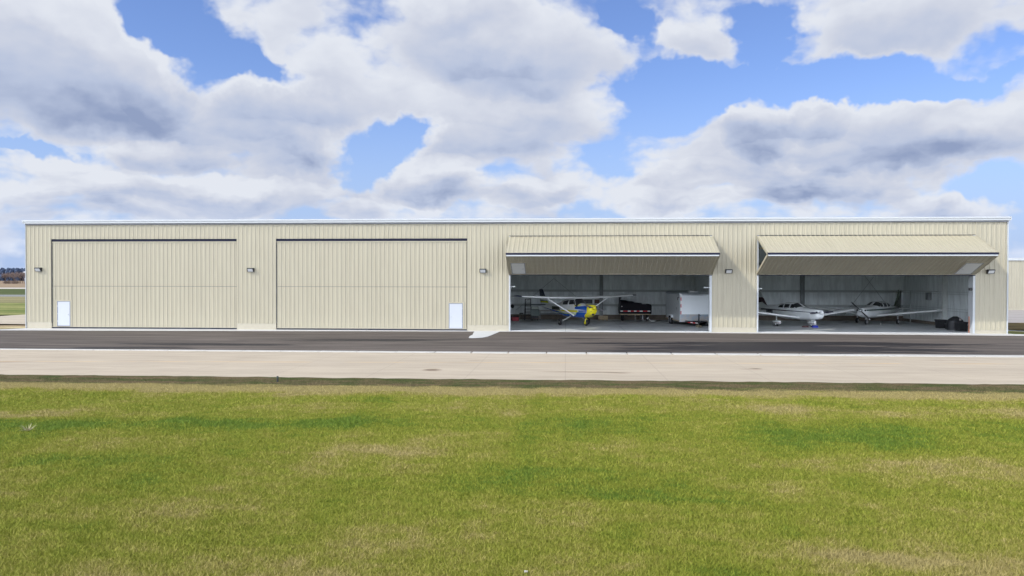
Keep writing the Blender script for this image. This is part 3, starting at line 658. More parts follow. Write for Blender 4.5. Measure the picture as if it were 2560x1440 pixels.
# right side: pad by the next hangar, dirt bed, curved path
sheet('concrete_pad', [(30.8, 15.2), (160, 15.2), (160, 46.6), (30.8, 46.6)], .0, conc_mat('worn_pad', (.30, .28, .265), var=.14))
sheet('planting_bed', [(30.9, 5.6), (38, 4.6), (60, 4.2), (60, 15.2), (30.9, 15.2)], .008, field_mat('bark_soil', (.075, .045, .022), (.17, .14, .045), .3, 1.5, 1.0, 3.0))
mb = MB(); pts = [(30.8, 4.9), (32.6, 4.2), (34.5, 2.2), (38, .6), (46, -.2), (60, -.4)]
for a, b in zip(pts[:-1], pts[1:]): mb.add([(a[0], a[1] - .75, .02), (b[0], b[1] - .75, .02), (b[0], b[1] + .1, .02), (a[0], a[1] + .1, .02)], [(0, 1, 2, 3)])
tag(mb.build('curved_path', PADM), kind='structure')

# neighbour hangar
nb = empty('neighbour_hangar', 'tan ribbed hangar with pale eave trim standing behind the right end of the long hangar', 'hangar', (72, 46.7, 0))
mb = MB(); ribs(mb, (-30, 0, .15), XH, ZH, YB, 60, 6.2, 0); ribs(mb, (-30, 20, .15), -YB * -1, ZH, (-1, 0, 0), 20, 6.2, 0); ribs(mb, (30, 0, .15), (0, 1, 0), ZH, (1, 0, 0), 20, 6.2, 0)
mb.build('wall', TAN2, nb, fix=False)
mb = MB(); mb.prism([(-.1, 6.3), (10, 6.7), (20.1, 6.3), (20.1, 6.4), (10, 6.85), (-.1, 6.42)], 'x', -30.1, 30.1); mb.build('roof', WHITE, nb)
mb = MB(); mb.box(-30.12, 30.12, -.14, -.05, 6.22, 6.52); mb.build('eave_trim', WHITE, nb)
mb = MB(); mb.box(-30, 30, -.02, .02, 0, .17); mb.build('plinth', CREAM, nb)

# far farm shed, trees and woods
fs = empty('farm_shed', 'long pale roofed farm shed on the skyline left of the hangar', 'shed', (-568, 800, 0))
mb = MB(); mb.box(-30, 30, -10, 10, 0, 11.0); mb.build('wall', mat('shed_wall', (.35, .36, .38), .7), fs)
mb = MB(); mb.prism([(-11, 10.9), (0, 12.0), (11, 10.9), (11, 11.3), (0, 12.6), (-11, 11.3)], 'x', -31, 31); mb.build('roof', mat('shed_roof', (.80, .82, .84), .5), fs)
BARK = mat('winter_bark', (.085, .06, .05), .9, var=.25, scale=1.0)
TWIG = mat('bare_twigs', (.16, .115, .10), .9, var=.3, scale=.5)
TWIG2 = mat('rusty_twigs', (.15, .11, .085), .9, var=.3, scale=.5)
BLUEF = mat('haze_tinted_wood', (.035, .055, .10), .9, var=.3, scale=.3)  # blue of the distance haze mixed into the base colour
def bare_tree(h, spread, seed, twigm, name='bare_tree'):
    r_ = random.Random(seed); t = empty(name, 'x', 'tree')
    tr = MB(); tips = []
    def br(p, d, L, r, lvl):
        q_ = p + d * L; tr.tube(p, q_, r, r * .6, n=5, smooth=True)
        if lvl == 0: tips.append((q_, d, L)); return
        for i in range(r_.choice((3, 4))):
            nd = (d + Vector((r_.uniform(-1, 1), r_.uniform(-1, 1), r_.uniform(-.25, .7))) * spread).normalized()
            br(p + d * L * r_.uniform(.55, 1), nd, L * r_.uniform(.55, .8), r * .5, lvl - 1)
    br(Vector((0, 0, 0)), Vector((0, 0, 1)), h * .34, h * .022, 3)
    tr.build('trunk', BARK, t)
    cr_ = MB()
    for p, d, L in tips:
        for i in range(26):
            a = p + Vector((r_.gauss(0, .6), r_.gauss(0, .6), r_.gauss(0, .6))) * L * .6
            dd = (d + Vector((r_.uniform(-1, 1), r_.uniform(-1, 1), r_.uniform(-.3, 1)))).normalized() * L * r_.uniform(.3, .8)
            s_ = dd.cross(Vector((r_.uniform(-1, 1), r_.uniform(-1, 1), .3))).normalized() * h * .004
            cr_.add([a - s_, a + s_, a + dd], [(0, 1, 2)])
    cr_.build('crown', twigm, t, fix=False); return t
protos = [bare_tree(13, .8, 1, TWIG), bare_tree(11, 1.0, 2, TWIG), bare_tree(9, 1.1, 3, TWIG2)]
used = set(); i = 0
xs_ = [-434 + j * 3.4 + rng.uniform(-1.0, 1.0) for j in range(-10, 14)]
TW = ['tall grey', 'broad brown', 'low rust coloured']
for j, x in enumerate(xs_):
    y = 560 + rng.uniform(-12, 26)
    X0 = x
    kq = (0 if x < -430 else 2) if j % 3 else 1
    pt = protos[kq]
    o = pt if kq not in used else copy_tree(pt)
    used.add(kq)
    s_ = rng.uniform(.8, 1.05) * (1.0 if x < -430 else .38)
    o.location = (X0, y, -.05); o.rotation_euler.z = rng.uniform(0, 6.28); o.scale = (s_,) * 3
    o['group'] = 'bare trees along the far field edge'
    o['label'] = '%s leafless winter tree in the row along the far field edge' % TW[kq]
# evergreen wood beyond the shed: one far mass of many small crowns
mb = MB()
for i in range(420):
    x = rng.uniform(-1180, -740); y = rng.uniform(1290, 1380); h = rng.uniform(20.5, 24)
    n = 6; pts_ = []
    for kk, (zz, rr) in enumerate(((0, 2.5), (.35, 4.4), (.75, 4.2), (.93, 2.8), (1.0, .8))):
        pts_.append([(x + math.cos(a_ * 6.283 / n + kk) * rr * rng.uniform(.7, 1.2), y + math.sin(a_ * 6.283 / n + kk) * rr * rng.uniform(.7, 1.2), zz * h) for a_ in range(n)])
    mb.loft(pts_, 0, False)
tag(mb.build('far_wood', BLUEF, fix=False), 'dark blue far wood on the horizon behind the farm shed', 'wood', kind='stuff')

# low bushes under the shed
def bush(loc, s_, label, seed):
    r_ = random.Random(seed); t = empty('bush', label, 'bush', loc, group='low bushes in front of the farm shed')
    st_ = MB()
    for i in range(7):
        a = r_.uniform(0, 6.28); st_.tube((0, 0, 0), (math.cos(a) * s_ * .6, math.sin(a) * s_ * .6, s_ * r_.uniform(.6, 1)), .08, .02, n=4)
    st_.build('stem', BARK, t); c_ = MB()
    for i in range(420):
        p = Vector((r_.gauss(0, .5) * s_, r_.gauss(0, .5) * s_, abs(r_.gauss(.5, .3)) * s_)); d = Vector((r_.uniform(-1, 1), r_.uniform(-1, 1), r_.uniform(-.2, 1))).normalized() * .55
        s2_ = d.cross(Vector((r_.uniform(-1, 1), r_.uniform(-1, 1), .1))).normalized() * .14
        c_.add([p - s2_, p + s2_, p + d], [(0, 1, 2)])
    c_.build('crown', TWIG2 if seed % 2 else TWIG, t, fix=False)
for i in range(9):
    bush((-438 + i * 4.2 + rng.uniform(-1, 1), 540 + rng.uniform(-6, 6), -.05), rng.uniform(1.6, 2.4), '%s leafless bush at the foot of the far tree row' % ('rusty brown' if i % 2 else 'grey brown'), i)
# small things by the taxiway
t = empty('marker_post', 'small dark marker post standing in the dark grass strip beside the taxiway', 'post', (-10.5, -29.3, -.09))
mb = MB(); mb.tube((0, 0, 0), (0, 0, .22), .035, .03); mb.build('stem', BLACK, t)
mb = MB(); mb.tube((0, 0, .22), (0, 0, .27), .05, .045); mb.tube((0, 0, .27), (0, 0, .30), .045, .02); mb.build('cap', mat('dark_green_glass', (.02, .03, .02), .3), t)
mb = MB(); r_ = random.Random(3)
for i in range(40):
    a = r_.uniform(0, 6.28); L = r_.uniform(.1, .28); w2 = .012
    mb.add([(math.cos(a + 1.57) * w2, math.sin(a + 1.57) * w2, 0), (-math.cos(a + 1.57) * w2, -math.sin(a + 1.57) * w2, 0), (math.cos(a) * L, math.sin(a) * L, r_.uniform(.04, .2))], [(0, 1, 2)])
o = mb.build('dry_weed', mat('dry_straw', (.32, .29, .17), .8), fix=False); o.location = (-13.1, -39.2, lawn_h(-13.1, -39.2)); tag(o, 'pale dry weed clump flattened on the left of the lawn', 'weed')
mb = MB(); mb.tube((-.022, 0, .022), (.018, .01, .025), .02, .012, n=7, flat=.7)
o = mb.build('pale_stone', mat('pale_stone', (.42, .40, .36), .8)); o.location = (-.5, -47.6, lawn_h(-.5, -47.6)); tag(o, 'small pale stone lying in the grass at the bottom of the lawn', 'stone')

# ---------------- aircraft ----------------
def livery(name, base, bands, rough=.25, noise=.03):
    # bands: (colour, x0, x1, zlo at x0, zlo at x1, zhi at x0, zhi at x1) in the aircraft's own metres
    m, k, b = newmat(name); p = k.n.new('ShaderNodeTexCoord').outputs['Object']; x, y, z = k.sep(p)
    c = k.v('SCALE', tuple(base), sc_=k.ss(k.noise(p, 3, 3), .3, .7, 1 - noise, 1 + noise))
    for col, x0, x1, a0, a1, b0, b1 in bands:
        lo = k.ss(x, x0, x1, a0, a1, 'LINEAR'); hi = k.ss(x, x0, x1, b0, b1, 'LINEAR')
        f = k.m('MULTIPLY', k.m('GREATER_THAN', z, lo), k.m('LESS_THAN', z, hi))
        f = k.m('MULTIPLY', f, k.m('MULTIPLY', k.m('GREATER_THAN', x, x0), k.m('LESS_THAN', x, x1)))
        c = k.mix(f, c, col)
    k.l.new(c, b.inputs['Base Color']); b.inputs['Roughness'].default_value = rough
    b.inputs['Coat Weight'].default_value = .4; b.inputs['Coat Roughness'].default_value = .08
    return m
class Fus:
    def __init__(s, st, n=2.6): s.st = st; s.n = n
    def par(s, x):
        st = s.st
        for a, b in zip(st[:-1], st[1:]):
            if b[0] <= x <= a[0]:
                t = (a[0] - x) / (a[0] - b[0]); t2 = t
                return [a[i] + (b[i] - a[i]) * t2 for i in (1, 2, 3)]
        return list((st[0] if x > st[0][0] else st[-1])[1:4])
    def pt(s, x, t, off=0.0):
        hw, z0, z1 = s.par(x); zc, hz = (z0 + z1) / 2, (z1 - z0) / 2; e = 2 / s.n
        cx, sx = math.cos(t), math.sin(t)
        return (x, (hw + off) * math.copysign(abs(cx) ** e, cx), zc + (hz + off) * math.copysign(abs(sx) ** e, sx))
    def t_at(s, x, z):
        hw, z0, z1 = s.par(x); q = ((z - (z0 + z1) / 2) / ((z1 - z0) / 2)); q = max(-1, min(1, q))
        return math.asin(math.copysign(abs(q) ** (s.n / 2), q))
    def mesh(s, sub=4, ring=40):
        xs = []
        for a, b in zip(s.st[:-1], s.st[1:]): xs += [a[0] + (b[0] - a[0]) * i / sub for i in range(sub)]
        xs.append(s.st[-1][0]); mb = MB()
        mb.loft([[s.pt(x, 2 * math.pi * i / ring) for i in range(ring)] for x in xs]); return mb
    def window(s, quad, side, nx=6, nz=4, off=.008):
        # quad: front-bottom, rear-bottom, rear-top, front-top as (x, z)
        fb, rb, rt_, ft = quad; mb = MB(); vs = []
        for j in range(nz + 1):
            v = j / nz
            for i in range(nx + 1):
                u = i / nx; x = (fb[0] * (1 - u) + rb[0] * u) * (1 - v) + (ft[0] * (1 - u) + rt_[0] * u) * v
                z = (fb[1] * (1 - u) + rb[1] * u) * (1 - v) + (ft[1] * (1 - u) + rt_[1] * u) * v
                p = s.pt(x, s.t_at(x, z), off); vs.append((p[0], p[1] * side, p[2]))
        w_ = nx + 1; mb.add(vs, [(j * w_ + i, j * w_ + i + 1, (j + 1) * w_ + i + 1, (j + 1) * w_ + i) for j in range(nz) for i in range(nx)], 0, True)
        return mb
    def screen(s, xf, xb, t0, t1, nx=6, nt=14, off=.01, curve=.0):
        mb = MB(); vs = []
        for j in range(nt + 1):
            t = t0 + (t1 - t0) * j / nt; k_ = abs(math.cos(t)) ** 2
            for i in range(nx + 1):
                u = i / nx; x = xf - curve * k_ + (xb - xf + curve * k_ * .3) * u; vs.append(s.pt(x, t, off))
        w_ = nx + 1; mb.add(vs, [(j * w_ + i, j * w_ + i + 1, (j + 1) * w_ + i + 1, (j + 1) * w_ + i) for j in range(nt) for i in range(nx)], 0, True)
        return mb
AF = [(0, 0), (.015, .028), (.07, .055), (.2, .078), (.35, .08), (.6, .055), (.85, .022), (1, .002), (.85, -.012), (.6, -.026), (.35, -.035), (.2, -.036), (.07, -.028), (.015, -.014)]
def wing(secs, mb=None, vert=False):     # secs: (span position, x of leading edge, chord, z, thickness factor)
    mb = mb or MB(); rings = []
    for y, xl, c, z, tf in secs:
        if vert: rings.append([(xl - a * c, (b + .0) * c * tf * (1 if b > 0 else 1.4), y) for a, b in AF])
        else: rings.append([(xl - a * c, y, z + b * c * tf) for a, b in AF])
    return mb.loft(rings, 0, True)
def prop(root, x, z, r, ang, matb, tipm=None, w_=.085):
    for s_ in (0, 1):
        a = ang + math.pi * s_; d = Vector((0, math.cos(a), math.sin(a))); e = Vector((1, 0, 0)); q_ = d.cross(e)
        mb = MB(); rings = []; N_ = 7
        for i in range(N_ + 1):
            t = i / N_; rr = .10 + (r - .10) * t; wd = w_ * (.55 + 1.1 * t - 1.15 * t * t) ; tw = R(62 - 45 * t)
            u = q_ * math.cos(tw) + e * math.sin(tw); n_ = e * math.cos(tw) - q_ * math.sin(tw)
            c = Vector((x, 0, z)) + d * rr
            rings.append([tuple(c + u * wd * math.cos(k * math.pi / 4) + n_ * .014 * math.sin(k * math.pi / 4)) for k in range(8)])
        mb.loft(rings[:7], 0, True); mb.loft(rings[6:], 1 if tipm else 0, True)
        mb.build('propeller_blade', [matb, tipm or matb], root)
def spinner(root, x, z, r, L, m, name='spinner'):
    mb = MB(); mb.loft([[(x + L * math.sin(a), r * math.cos(a) * math.cos(t * math.pi / 8), z + r * math.cos(a) * math.sin(t * math.pi / 8)) for t in range(16)] for a in [i * 1.5 / 6 for i in range(7)]])
    return mb.build(name, m, root)
def text_on(root, s_, size, loc, side, m, thick=.004):
    cu = bpy.data.curves.new('t', 'FONT'); cu.body = s_; cu.size = size; cu.extrude = thick; cu.align_x = 'CENTER'; cu.offset = size * .018
    tmp = bpy.data.objects.new('t', cu); COL.objects.link(tmp)
    me = bpy.data.meshes.new_from_object(tmp.evaluated_get(bpy.context.evaluated_depsgraph_get()))
    bpy.data.objects.remove(tmp); bpy.data.curves.remove(cu)
    me.transform(Matrix.Translation(loc) @ (Matrix.Rotation(R(180), 4, 'Z') if side > 0 else Matrix.Identity(4)) @ Matrix.Rotation(R(90), 4, 'X'))
    me.materials.clear(); me.materials.append(m); me.name = 'registration_number'
    o = bpy.data.objects.new('registration_number', me); COL.objects.link(o); o.parent = root; return o
GLASS = mat('dark_glazing', (.012, .014, .016), .06, var=.1, spec=.9)
PWHITE = mat('aircraft_white', (.72, .74, .74), .25, var=.03, coat=.4)
YEL = mat('yellow_paint', (.62, .56, .015), .3, var=.04, coat=.4)
NAVYP = mat('navy_paint', (.012, .018, .05), .25, var=.05, coat=.5)
LIME = (.50, .66, .06); BLUE = (.010, .075, .36); YELC = (.66, .58, .015); SIL = (.60, .62, .60); OLIVE = (.42, .40, .03)

# --- high wing aeroplane, yellow and blue ---
PA = empty('high_wing_aeroplane', 'blue, yellow and white high wing light aeroplane parked in the third bay', 'aeroplane', (1.63, 6.47, .04), R(-90 + 32), scale=1.06)
liv = livery('blue_yellow_livery', SIL, [
    (BLUE, -6.9, -.9, 1.2, .62, 1.28, .80), (BLUE, -3.4, .55, .4, .4, .86, .86), (BLUE, -.55, .76, .4, .4, 1.06, 1.06),
    (LIME, -4.6, -.62, .90, .84, .93, .90), (LIME, -.68, -.42, .83, 1.03, .91, 1.11), (LIME, -.44, .35, 1.04, 1.06, 1.09, 1.10),
    (OLIVE, -3.9, -2.6, 1.02, 1.02, 1.06, 1.08), (YELC, -2.7, -.35, 1.02, 1.02, 1.12, 1.19), 
    (BLUE, -.7, .76, 1.27, 1.20, 1.46, 1.54), (BLUE, -.2, .76, 1.06, 1.1, 1.18, 1.2), (LIME, -.75, -.1, 1.42, 1.54, 1.47, 1.60), (YELC, -.8, -.2, 1.49, 1.57, 1.55, 1.64),
    (YELC, .74, 1.3, .3, .3, 1.8, 1.8), (YELC, .15, .76, .3, .3, .60, 1.05), (YELC, .3, .76, 1.585, 1.55, 1.8, 1.8)])
F1 = Fus([(1.04, .20, 1.16, 1.60), (1.0, .33, .98, 1.60), (.9, .40, .86, 1.61), (.55, .475, .68, 1.62), (0, .54, .60, 1.64), (-.4, .555, .57, 1.68), (-.62, .56, .57, 1.80), (-.95, .56, .57, 2.07), (-2.2, .56, .58, 2.10), (-2.7, .52, .62, 1.98), (-3.2, .44, .70, 1.74), (-4.2, .31, .88, 1.58), (-5.6, .16, 1.10, 1.52), (-6.7, .05, 1.28, 1.50)])
F1.mesh(5, 48).build('fuselage', liv, PA)
F1.screen(-.42, -.93, R(22), R(158), off=.012).build('windshield', mat('covered_windshield', (.010, .010, .012), .35), PA)
for s_ in (1, -1):
    wq = F1.window(((-.72, 1.62), (-1.55, 1.58), (-1.55, 1.93), (-1.0, 1.93)), s_).build('side_window', GLASS, PA)
    wq2 = F1.window(((-1.72, 1.57), (-2.5, 1.55), (-2.45, 1.80), (-1.72, 1.92)), s_).build('side_window', GLASS, PA)
    fr = MB()
    for a, b in (((-.66, 1.58), (-1.60, 1.54)), ((-1.60, 1.54), (-1.60, 1.96)), ((-1.60, 1.96), (-.98, 1.97)), ((-.98, 1.97), (-.66, 1.58)), ((-1.62, .8), (-1.62, 1.56)), ((-.64, .9), (-.64, 1.58)), ((-.64, .8), (-1.62, .78))):
        P_ = [Vector(F1.pt(q_[0], F1.t_at(*q_), .012)) for q_ in (a, b)]
        for p in P_: p.y *= s_
        fr.tube(P_[0], P_[1], .018 if a[1] > 1.5 or b[1] > 1.57 and False else .006, n=6)
    fr.build('door_frame', PWHITE, PA)
    w1 = wing([(s_ * .02, -.78, 1.62, 2.08, 1), (s_ * 2.6, -.78, 1.62, 2.12, 1), (s_ * 5.05, -.86, 1.20, 2.24, 1)])
    w1.build('wing', PWHITE, PA)
    wing([(s_ * 5.05, -.86, 1.20, 2.24, 1.03), (s_ * 5.4, -.90, 1.08, 2.26, 1), (s_ * 5.5, -1.0, .8, 2.27, .5)]).build('wing_tip', NAVYP, PA)
    mb = MB(); mb.tube((-1.0, s_ * .50, .80), (-1.12, s_ * 2.72, 2.06), .050, .042, n=10, flat=.8); mb.tube((-.98, s_ * .44, .78), (-1.0, s_ * .60, .85), .085, .06)
    mb.build('wing_strut', PWHITE, PA)
    mb = MB(); mb.tube((-1.5, s_ * .40, .70), (-1.65, s_ * 1.16, .27), .045, .032, flat=.7)
    mb.build('main_gear_leg', mat('bare_spring_steel', (.42, .43, .40), .35, .5), PA)
    wh = MB(); wh.wheel((-1.65, s_ * 1.27, .25), .255, .17); wh = wh.build('main_wheel', TYRE, PA)
    mb = MB(); mb.tube((-1.65, s_ * 1.20, .25), (-1.65, s_ * 1.345, .25), .155, .145, n=20); mb.tube((-1.65, s_ * 1.345, .25), (-1.65, s_ * 1.375, .25), .055, .045)
    mb.build('rim', mat('pale_rim', (.55, .55, .42), .4), wh)
    mb = MB(); wing([(s_ * .06, -5.75, .98, 1.42, .8), (s_ * 1.7, -5.95, .66, 1.44, .8)], mb); mb.build('tailplane', NAVYP, PA)
finm = livery('fin_livery', SIL, [(NAVYP and (.012, .018, .05), -7.5, -4.0, 2.12, 2.12, 3.0, 3.0), ((.42, .44, .02), -7.5, -4.0, 1.60, 1.58, 1.74, 1.72), ((.03, .06, .04), -7.5, -4, 1.74, 1.72, 1.79, 1.77)])
wing([(1.40, -5.0, 1.75, 0, .45), (1.62, -5.55, 1.28, 0, .6), (2.1, -6.02, .93, 0, .7), (2.66, -6.42, .62, 0, .7), (2.72, -6.5, .5, 0, .4)], vert=True).build('tail_fin', finm, PA)
spinner(PA, 1.04, 1.39, .15, .26, YEL)
prop(PA, 1.12, 1.39, .95, R(-14), mat('grey_prop_blade', (.11, .11, .12), .35), CHROME, .08)
mb = MB()
for s_ in (1, -1):
    mb = MB(); mb.bev(.93, 1.035, s_ * .27 - .10, s_ * .27 + .10, 1.36, 1.52, .03); mb.build('cooling_inlet', BLACK, PA)
mb = MB(); mb.bev(.88, 1.0, -.09, .09, .83, .97, .02); mb.build('carburettor_inlet', BLACK, PA)
mb = MB(); mb.tube((1.0, -.22, 1.12), (1.03, -.22, 1.12), .035); mb.build('landing_light', BLACK, PA)
ng = MB(); ng.tube((.02, 0, .62), (.04, 0, .50), .03, n=8); ng.tube((.02, .10, .24), (.03, .06, .52), .028, n=8); ng.tube((.02, -.10, .24), (.03, -.06, .52), .034, n=8); ng.tube((.03, -.08, .52), (.03, .08, .52), .035)
ng.tube((.0, -.13, .24), (.0, -.10, .24), .07); ng.build('nose_gear_fork', YEL, PA)
wh = MB(); wh.wheel((0, 0, .235), .24, .14); wh = wh.build('nose_wheel', TYRE, PA)
mb = MB(); mb.tube((0, -.085, .235), (0, .085, .235), .12, n=18); mb.build('rim', YEL, wh)
for s_ in (1, -1):
    text_on(PA, 'N7708U', .36, Vector((-3.55, s_ * .452, 1.12)), s_, mat('registration_dark', (.03, .035, .02), .5), .05)

# --- low wing aeroplanes ---
def low_wing(label, loc, psi, liv, finliv, pants, prm, pang, tip, spm, gmat, reg=None, name='low_wing_aeroplane'):
    A = empty(name, label, 'aeroplane', loc, R(-90) + psi, scale=1.13)
    F = Fus([(.86, .16, .94, 1.16), (.82, .32, .70, 1.22), (.7, .40, .60, 1.25), (.3, .50, .52, 1.29), (-.3, .55, .49, 1.33), (-.75, .57, .48, 1.37), (-1.05, .57, .48, 1.50), (-1.4, .57, .48, 1.64), (-1.7, .57, .48, 1.68), (-2.5, .565, .49, 1.67), (-3.2, .50, .54, 1.55), (-4.2, .33, .66, 1.36), (-5.3, .16, .80, 1.22), (-6.3, .04, .96, 1.12)], 2.9)
    F.mesh(5, 44).build('fuselage', liv, A)
    F.screen(-.80, -1.38, R(30), R(86), off=.012, curve=.28).build('windshield', GLASS, A)
    F.screen(-.80, -1.38, R(94), R(150), off=.012, curve=.28).build('windshield', GLASS, A)
    for s_ in (1, -1):
        for q_ in (((-1.18, 1.30), (-1.62, 1.29), (-1.62, 1.57), (-1.42, 1.54)), ((-1.76, 1.29), (-2.30, 1.28), (-2.30, 1.55), (-1.76, 1.57)), ((-2.44, 1.28), (-3.05, 1.30), (-2.92, 1.46), (-2.44, 1.54))):
            F.window(q_, s_).build('side_window', GLASS, A)
        w1 = wing([(s_ * .45, -.62, 1.95, .62, .9), (s_ * 1.0, -.82, 1.70, .69, 1), (s_ * 4.35, -.86, 1.60, 1.09, 1)])
        w1.build('wing', PWHITE, A)
        wing([(s_ * 4.35, -.86, 1.60, 1.09, 1.0), (s_ * 4.58, -.92, 1.45, 1.13, .9), (s_ * 4.66, -1.1, 1.1, 1.15, .4)]).build('wing_tip', prm if tip else PWHITE, A)
        lg = MB(); lg.tube((-1.9, s_ * 1.5, .74), (-1.9, s_ * 1.5, .26), .045, .035)
        lg.build('main_gear_leg', gmat, A)
        wh = MB(); wh.wheel((-1.9, s_ * 1.5, .20), .205, .15); wh = wh.build('main_wheel', TYRE, A)
        mb = MB(); mb.tube((-1.9, s_ * 1.42, .2), (-1.9, s_ * 1.58, .2), .10, n=16); mb.build('rim', gmat, wh)
        if pants:
            mb = MB(); rg = []
            for i in range(13):
                t = i / 12; x_ = -1.9 + .42 - .95 * t; r_ = .16 * (math.sin(math.pi * min(1, .06 + t * .94) ** .62)) ** .7 + .008
                rg.append([(x_, s_ * 1.5 + r_ * .78 * math.cos(a * math.pi / 7), .27 + r_ * math.sin(a * math.pi / 7) * (1 if a <= 7 else .75)) for a in range(14)])
            mb.loft(rg); mb.build('wheel_fairing', livery('pants_livery', (.74, .76, .76), [((.10, .02, .02), -9, 9, .245, .245, .275, .275)]) if 'pants_livery' not in MATS else MATS['pants_livery'], A)
        wing([(s_ * .05, -5.55, .75, 1.06, .8), (s_ * 1.75, -5.55, .75, 1.08, .8)]).build('tailplane', PWHITE, A)
    wing([(1.12, -4.35, 1.95, 0, .25), (1.32, -4.95, 1.32, 0, .5), (1.7, -5.25, 1.03, 0, .6), (2.36, -5.72, .62, 0, .7), (2.42, -5.8, .5, 0, .4)], vert=True).build('tail_fin', finliv, A)
    mb = MB(); mb.tube((-5.75, 0, 2.42), (-5.75, 0, 2.52), .035, .02); mb.build('beacon', mat('beacon_dark_red', (.05, .01, .01), .3), A)
    spinner(A, .88, 1.05, .145, .24, spm)
    prop(A, .96, 1.05, .96, pang, prm, CHROME if not pants else None, .075)
    mb = MB()
    for s_ in (1, -1): mb = MB(); mb.bev(.74, .84, s_ * .25 - .09, s_ * .25 + .09, 1.0, 1.13, .03); mb.build('cooling_inlet', BLACK, A)
    mb = MB(); mb.bev(.70, .80, -.10, .10, .66, .73, .02); mb.build('carburettor_inlet', BLACK, A)
    mb = MB(); mb.tube((.76, -.12, .80), (.815, -.12, .80), .06); mb.build('landing_light', BLACK, A)
    mb = MB(); mb.tube((0, .07, .2), (.02, .05, .56), .022); mb.tube((0, -.07, .2), (.02, -.05, .56), .022); mb.tube((.02, 0, .42), (.02, 0, .62), .035); mb.build('nose_gear_fork', gmat, A)
    wh = MB(); wh.wheel((0, 0, .185), .19, .12); wh = wh.build('nose_wheel', TYRE, A)
    mb = MB(); mb.tube((0, -.07, .185), (0, .07, .185), .085, n=16); mb.build('rim', gmat, wh)
    if pants:
        mb = MB(); rg = []
        for i in range(13):
            t = i / 12; x_ = .33 - .85 * t; r_ = .165 * (math.sin(math.pi * min(1, .06 + t * .94) ** .62)) ** .7 + .008
            rg.append([(x_, r_ * .72 * math.cos(a * math.pi / 7), .265 + r_ * math.sin(a * math.pi / 7) * (1 if a <= 7 else .7)) for a in range(14)])
        mb.loft(rg); mb.build('nose_wheel_fairing', MATS['pants_livery'], A)
    if reg:
        for s_ in (1, -1): text_on(A, reg, .34, Vector((-4.05, s_ * .372, .86)), s_, mat('registration_black', (.02, .02, .025), .5), .03)
    return A
MAR = (.035, .010, .012); WH = (.70, .73, .73); GRN = (.010, .055, .045); DGR = (.02, .045, .02)
l1 = livery('maroon_stripe_livery', WH, [(MAR, -6.4, -2.0, 1.00, 1.07, 1.16, 1.12), ((.03, .03, .06), -2.0, .8, 1.07, 1.035, 1.12, 1.075)])
f1 = livery('maroon_fin', (.50, .53, .52), [(MAR, -5.55, -4.3, 1.62, 1.0, 1.98, 1.24), (MAR, -6.4, -5.55, 1.50, 1.62, 1.93, 1.98)])
low_wing('white low wing aeroplane with maroon stripe and wheel fairings, nose to the door', (19.26, 6.16, .04), R(22.7), l1, f1, True, mat('black_prop_blade', (.015, .012, .03), .35), R(3), False, PWHITE, PWHITE, reg='N4404J')
l2 = livery('green_stripe_livery', WH, [(DGR, -6.4, -2.0, 1.02, 1.05, 1.20, 1.15), (GRN, -2.0, .75, 1.05, 1.04, 1.15, 1.13), ((.25, .28, .2), -6.4, .5, .985, 1.00, 1.0, 1.015)])
f2 = livery('green_fin', (.10, .13, .09), [((.05, .07, .035), -6.6, -4.2, 1.0, 1.0, 1.9, 1.5)])
low_wing('white low wing aeroplane with green stripe and bare wheels, propeller set diagonally', (24.97, 10.52, .04), R(-43.6), l2, f2, False, mat('dark_prop_blade', (.03, .032, .032), .35), R(-42), False, CHROME, mat('grey_gear', (.45, .46, .46), .4))
t = empty('wheel_chock', 'blue wheel chock in front of the nose wheel of the maroon striped aeroplane', 'wheel chock', (19.36, 5.72, .04))
mb = MB(); mb.prism([(-.12, 0), (.12, 0), (.06, .15), (-.06, .15)], 'x', -.22, .22); o = mb.build('wedge', mat('blue_rubber', (.015, .03, .30), .5), t)
mb = MB(); mb.tube((-.2, 0, .155), (.2, 0, .155), .012); mb.build('handle', mat('blue_rubber', (.015, .03, .3)), t); t.rotation_euler.z = R(22)
t = empty('wheel_chock', 'dark red wheel chock behind the nose wheel of the maroon striped aeroplane', 'wheel chock', (18.7, 6.0, .04))
mb = MB(); mb.prism([(-.10, 0), (.10, 0), (.05, .11), (-.05, .11)], 'x', -.25, .25); mb.build('wedge', mat('dark_red_rubber', (.05, .01, .012), .5), t)
mb = MB(); mb.tube((-.2, 0, .115), (.2, 0, .115), .01); mb.build('handle', mat('dark_red_rubber', (.05, .01, .012)), t); t.rotation_euler.z = R(10)

# ---------------- enclosed trailer ----------------
T = empty('cargo_trailer', 'white enclosed cargo trailer with a checker plate front, parked nose out at the right side of the third bay', 'trailer', (10.33, 6.5, .04), R(2.0))
T['label'] = 'white enclosed cargo trailer with red and white tape at the right of the third bay'
TW_ = 1.29; ZB, ZT = .34, 2.66; TL_ = 7.0
ALU = mat('white_aluminium_skin', (.74, .78, .80), .28, .0, var=.02); SKIN2 = mat('side_aluminium_skin', (.52, .55, .56), .3, .1, var=.03)
mb = MB(); mb.box(-TW_ + .03, TW_ - .03, .03, TL_, ZB + .06, ZT - .14); mb.build('body', [SKIN2], T)
mb = MB(); mb.box(-TW_ + .09, TW_ - .09, -.012, .03, ZB + .62, ZT - .20); mb.build('front_panel', ALU, T)
m, k, b = newmat('checker_plate'); p = k.n.new('ShaderNodeTexCoord').outputs['Object']
vo = k.n.new('ShaderNodeTexVoronoi'); k.l.new(p, vo.inputs['Vector']); vo.inputs['Scale'].default_value = 26
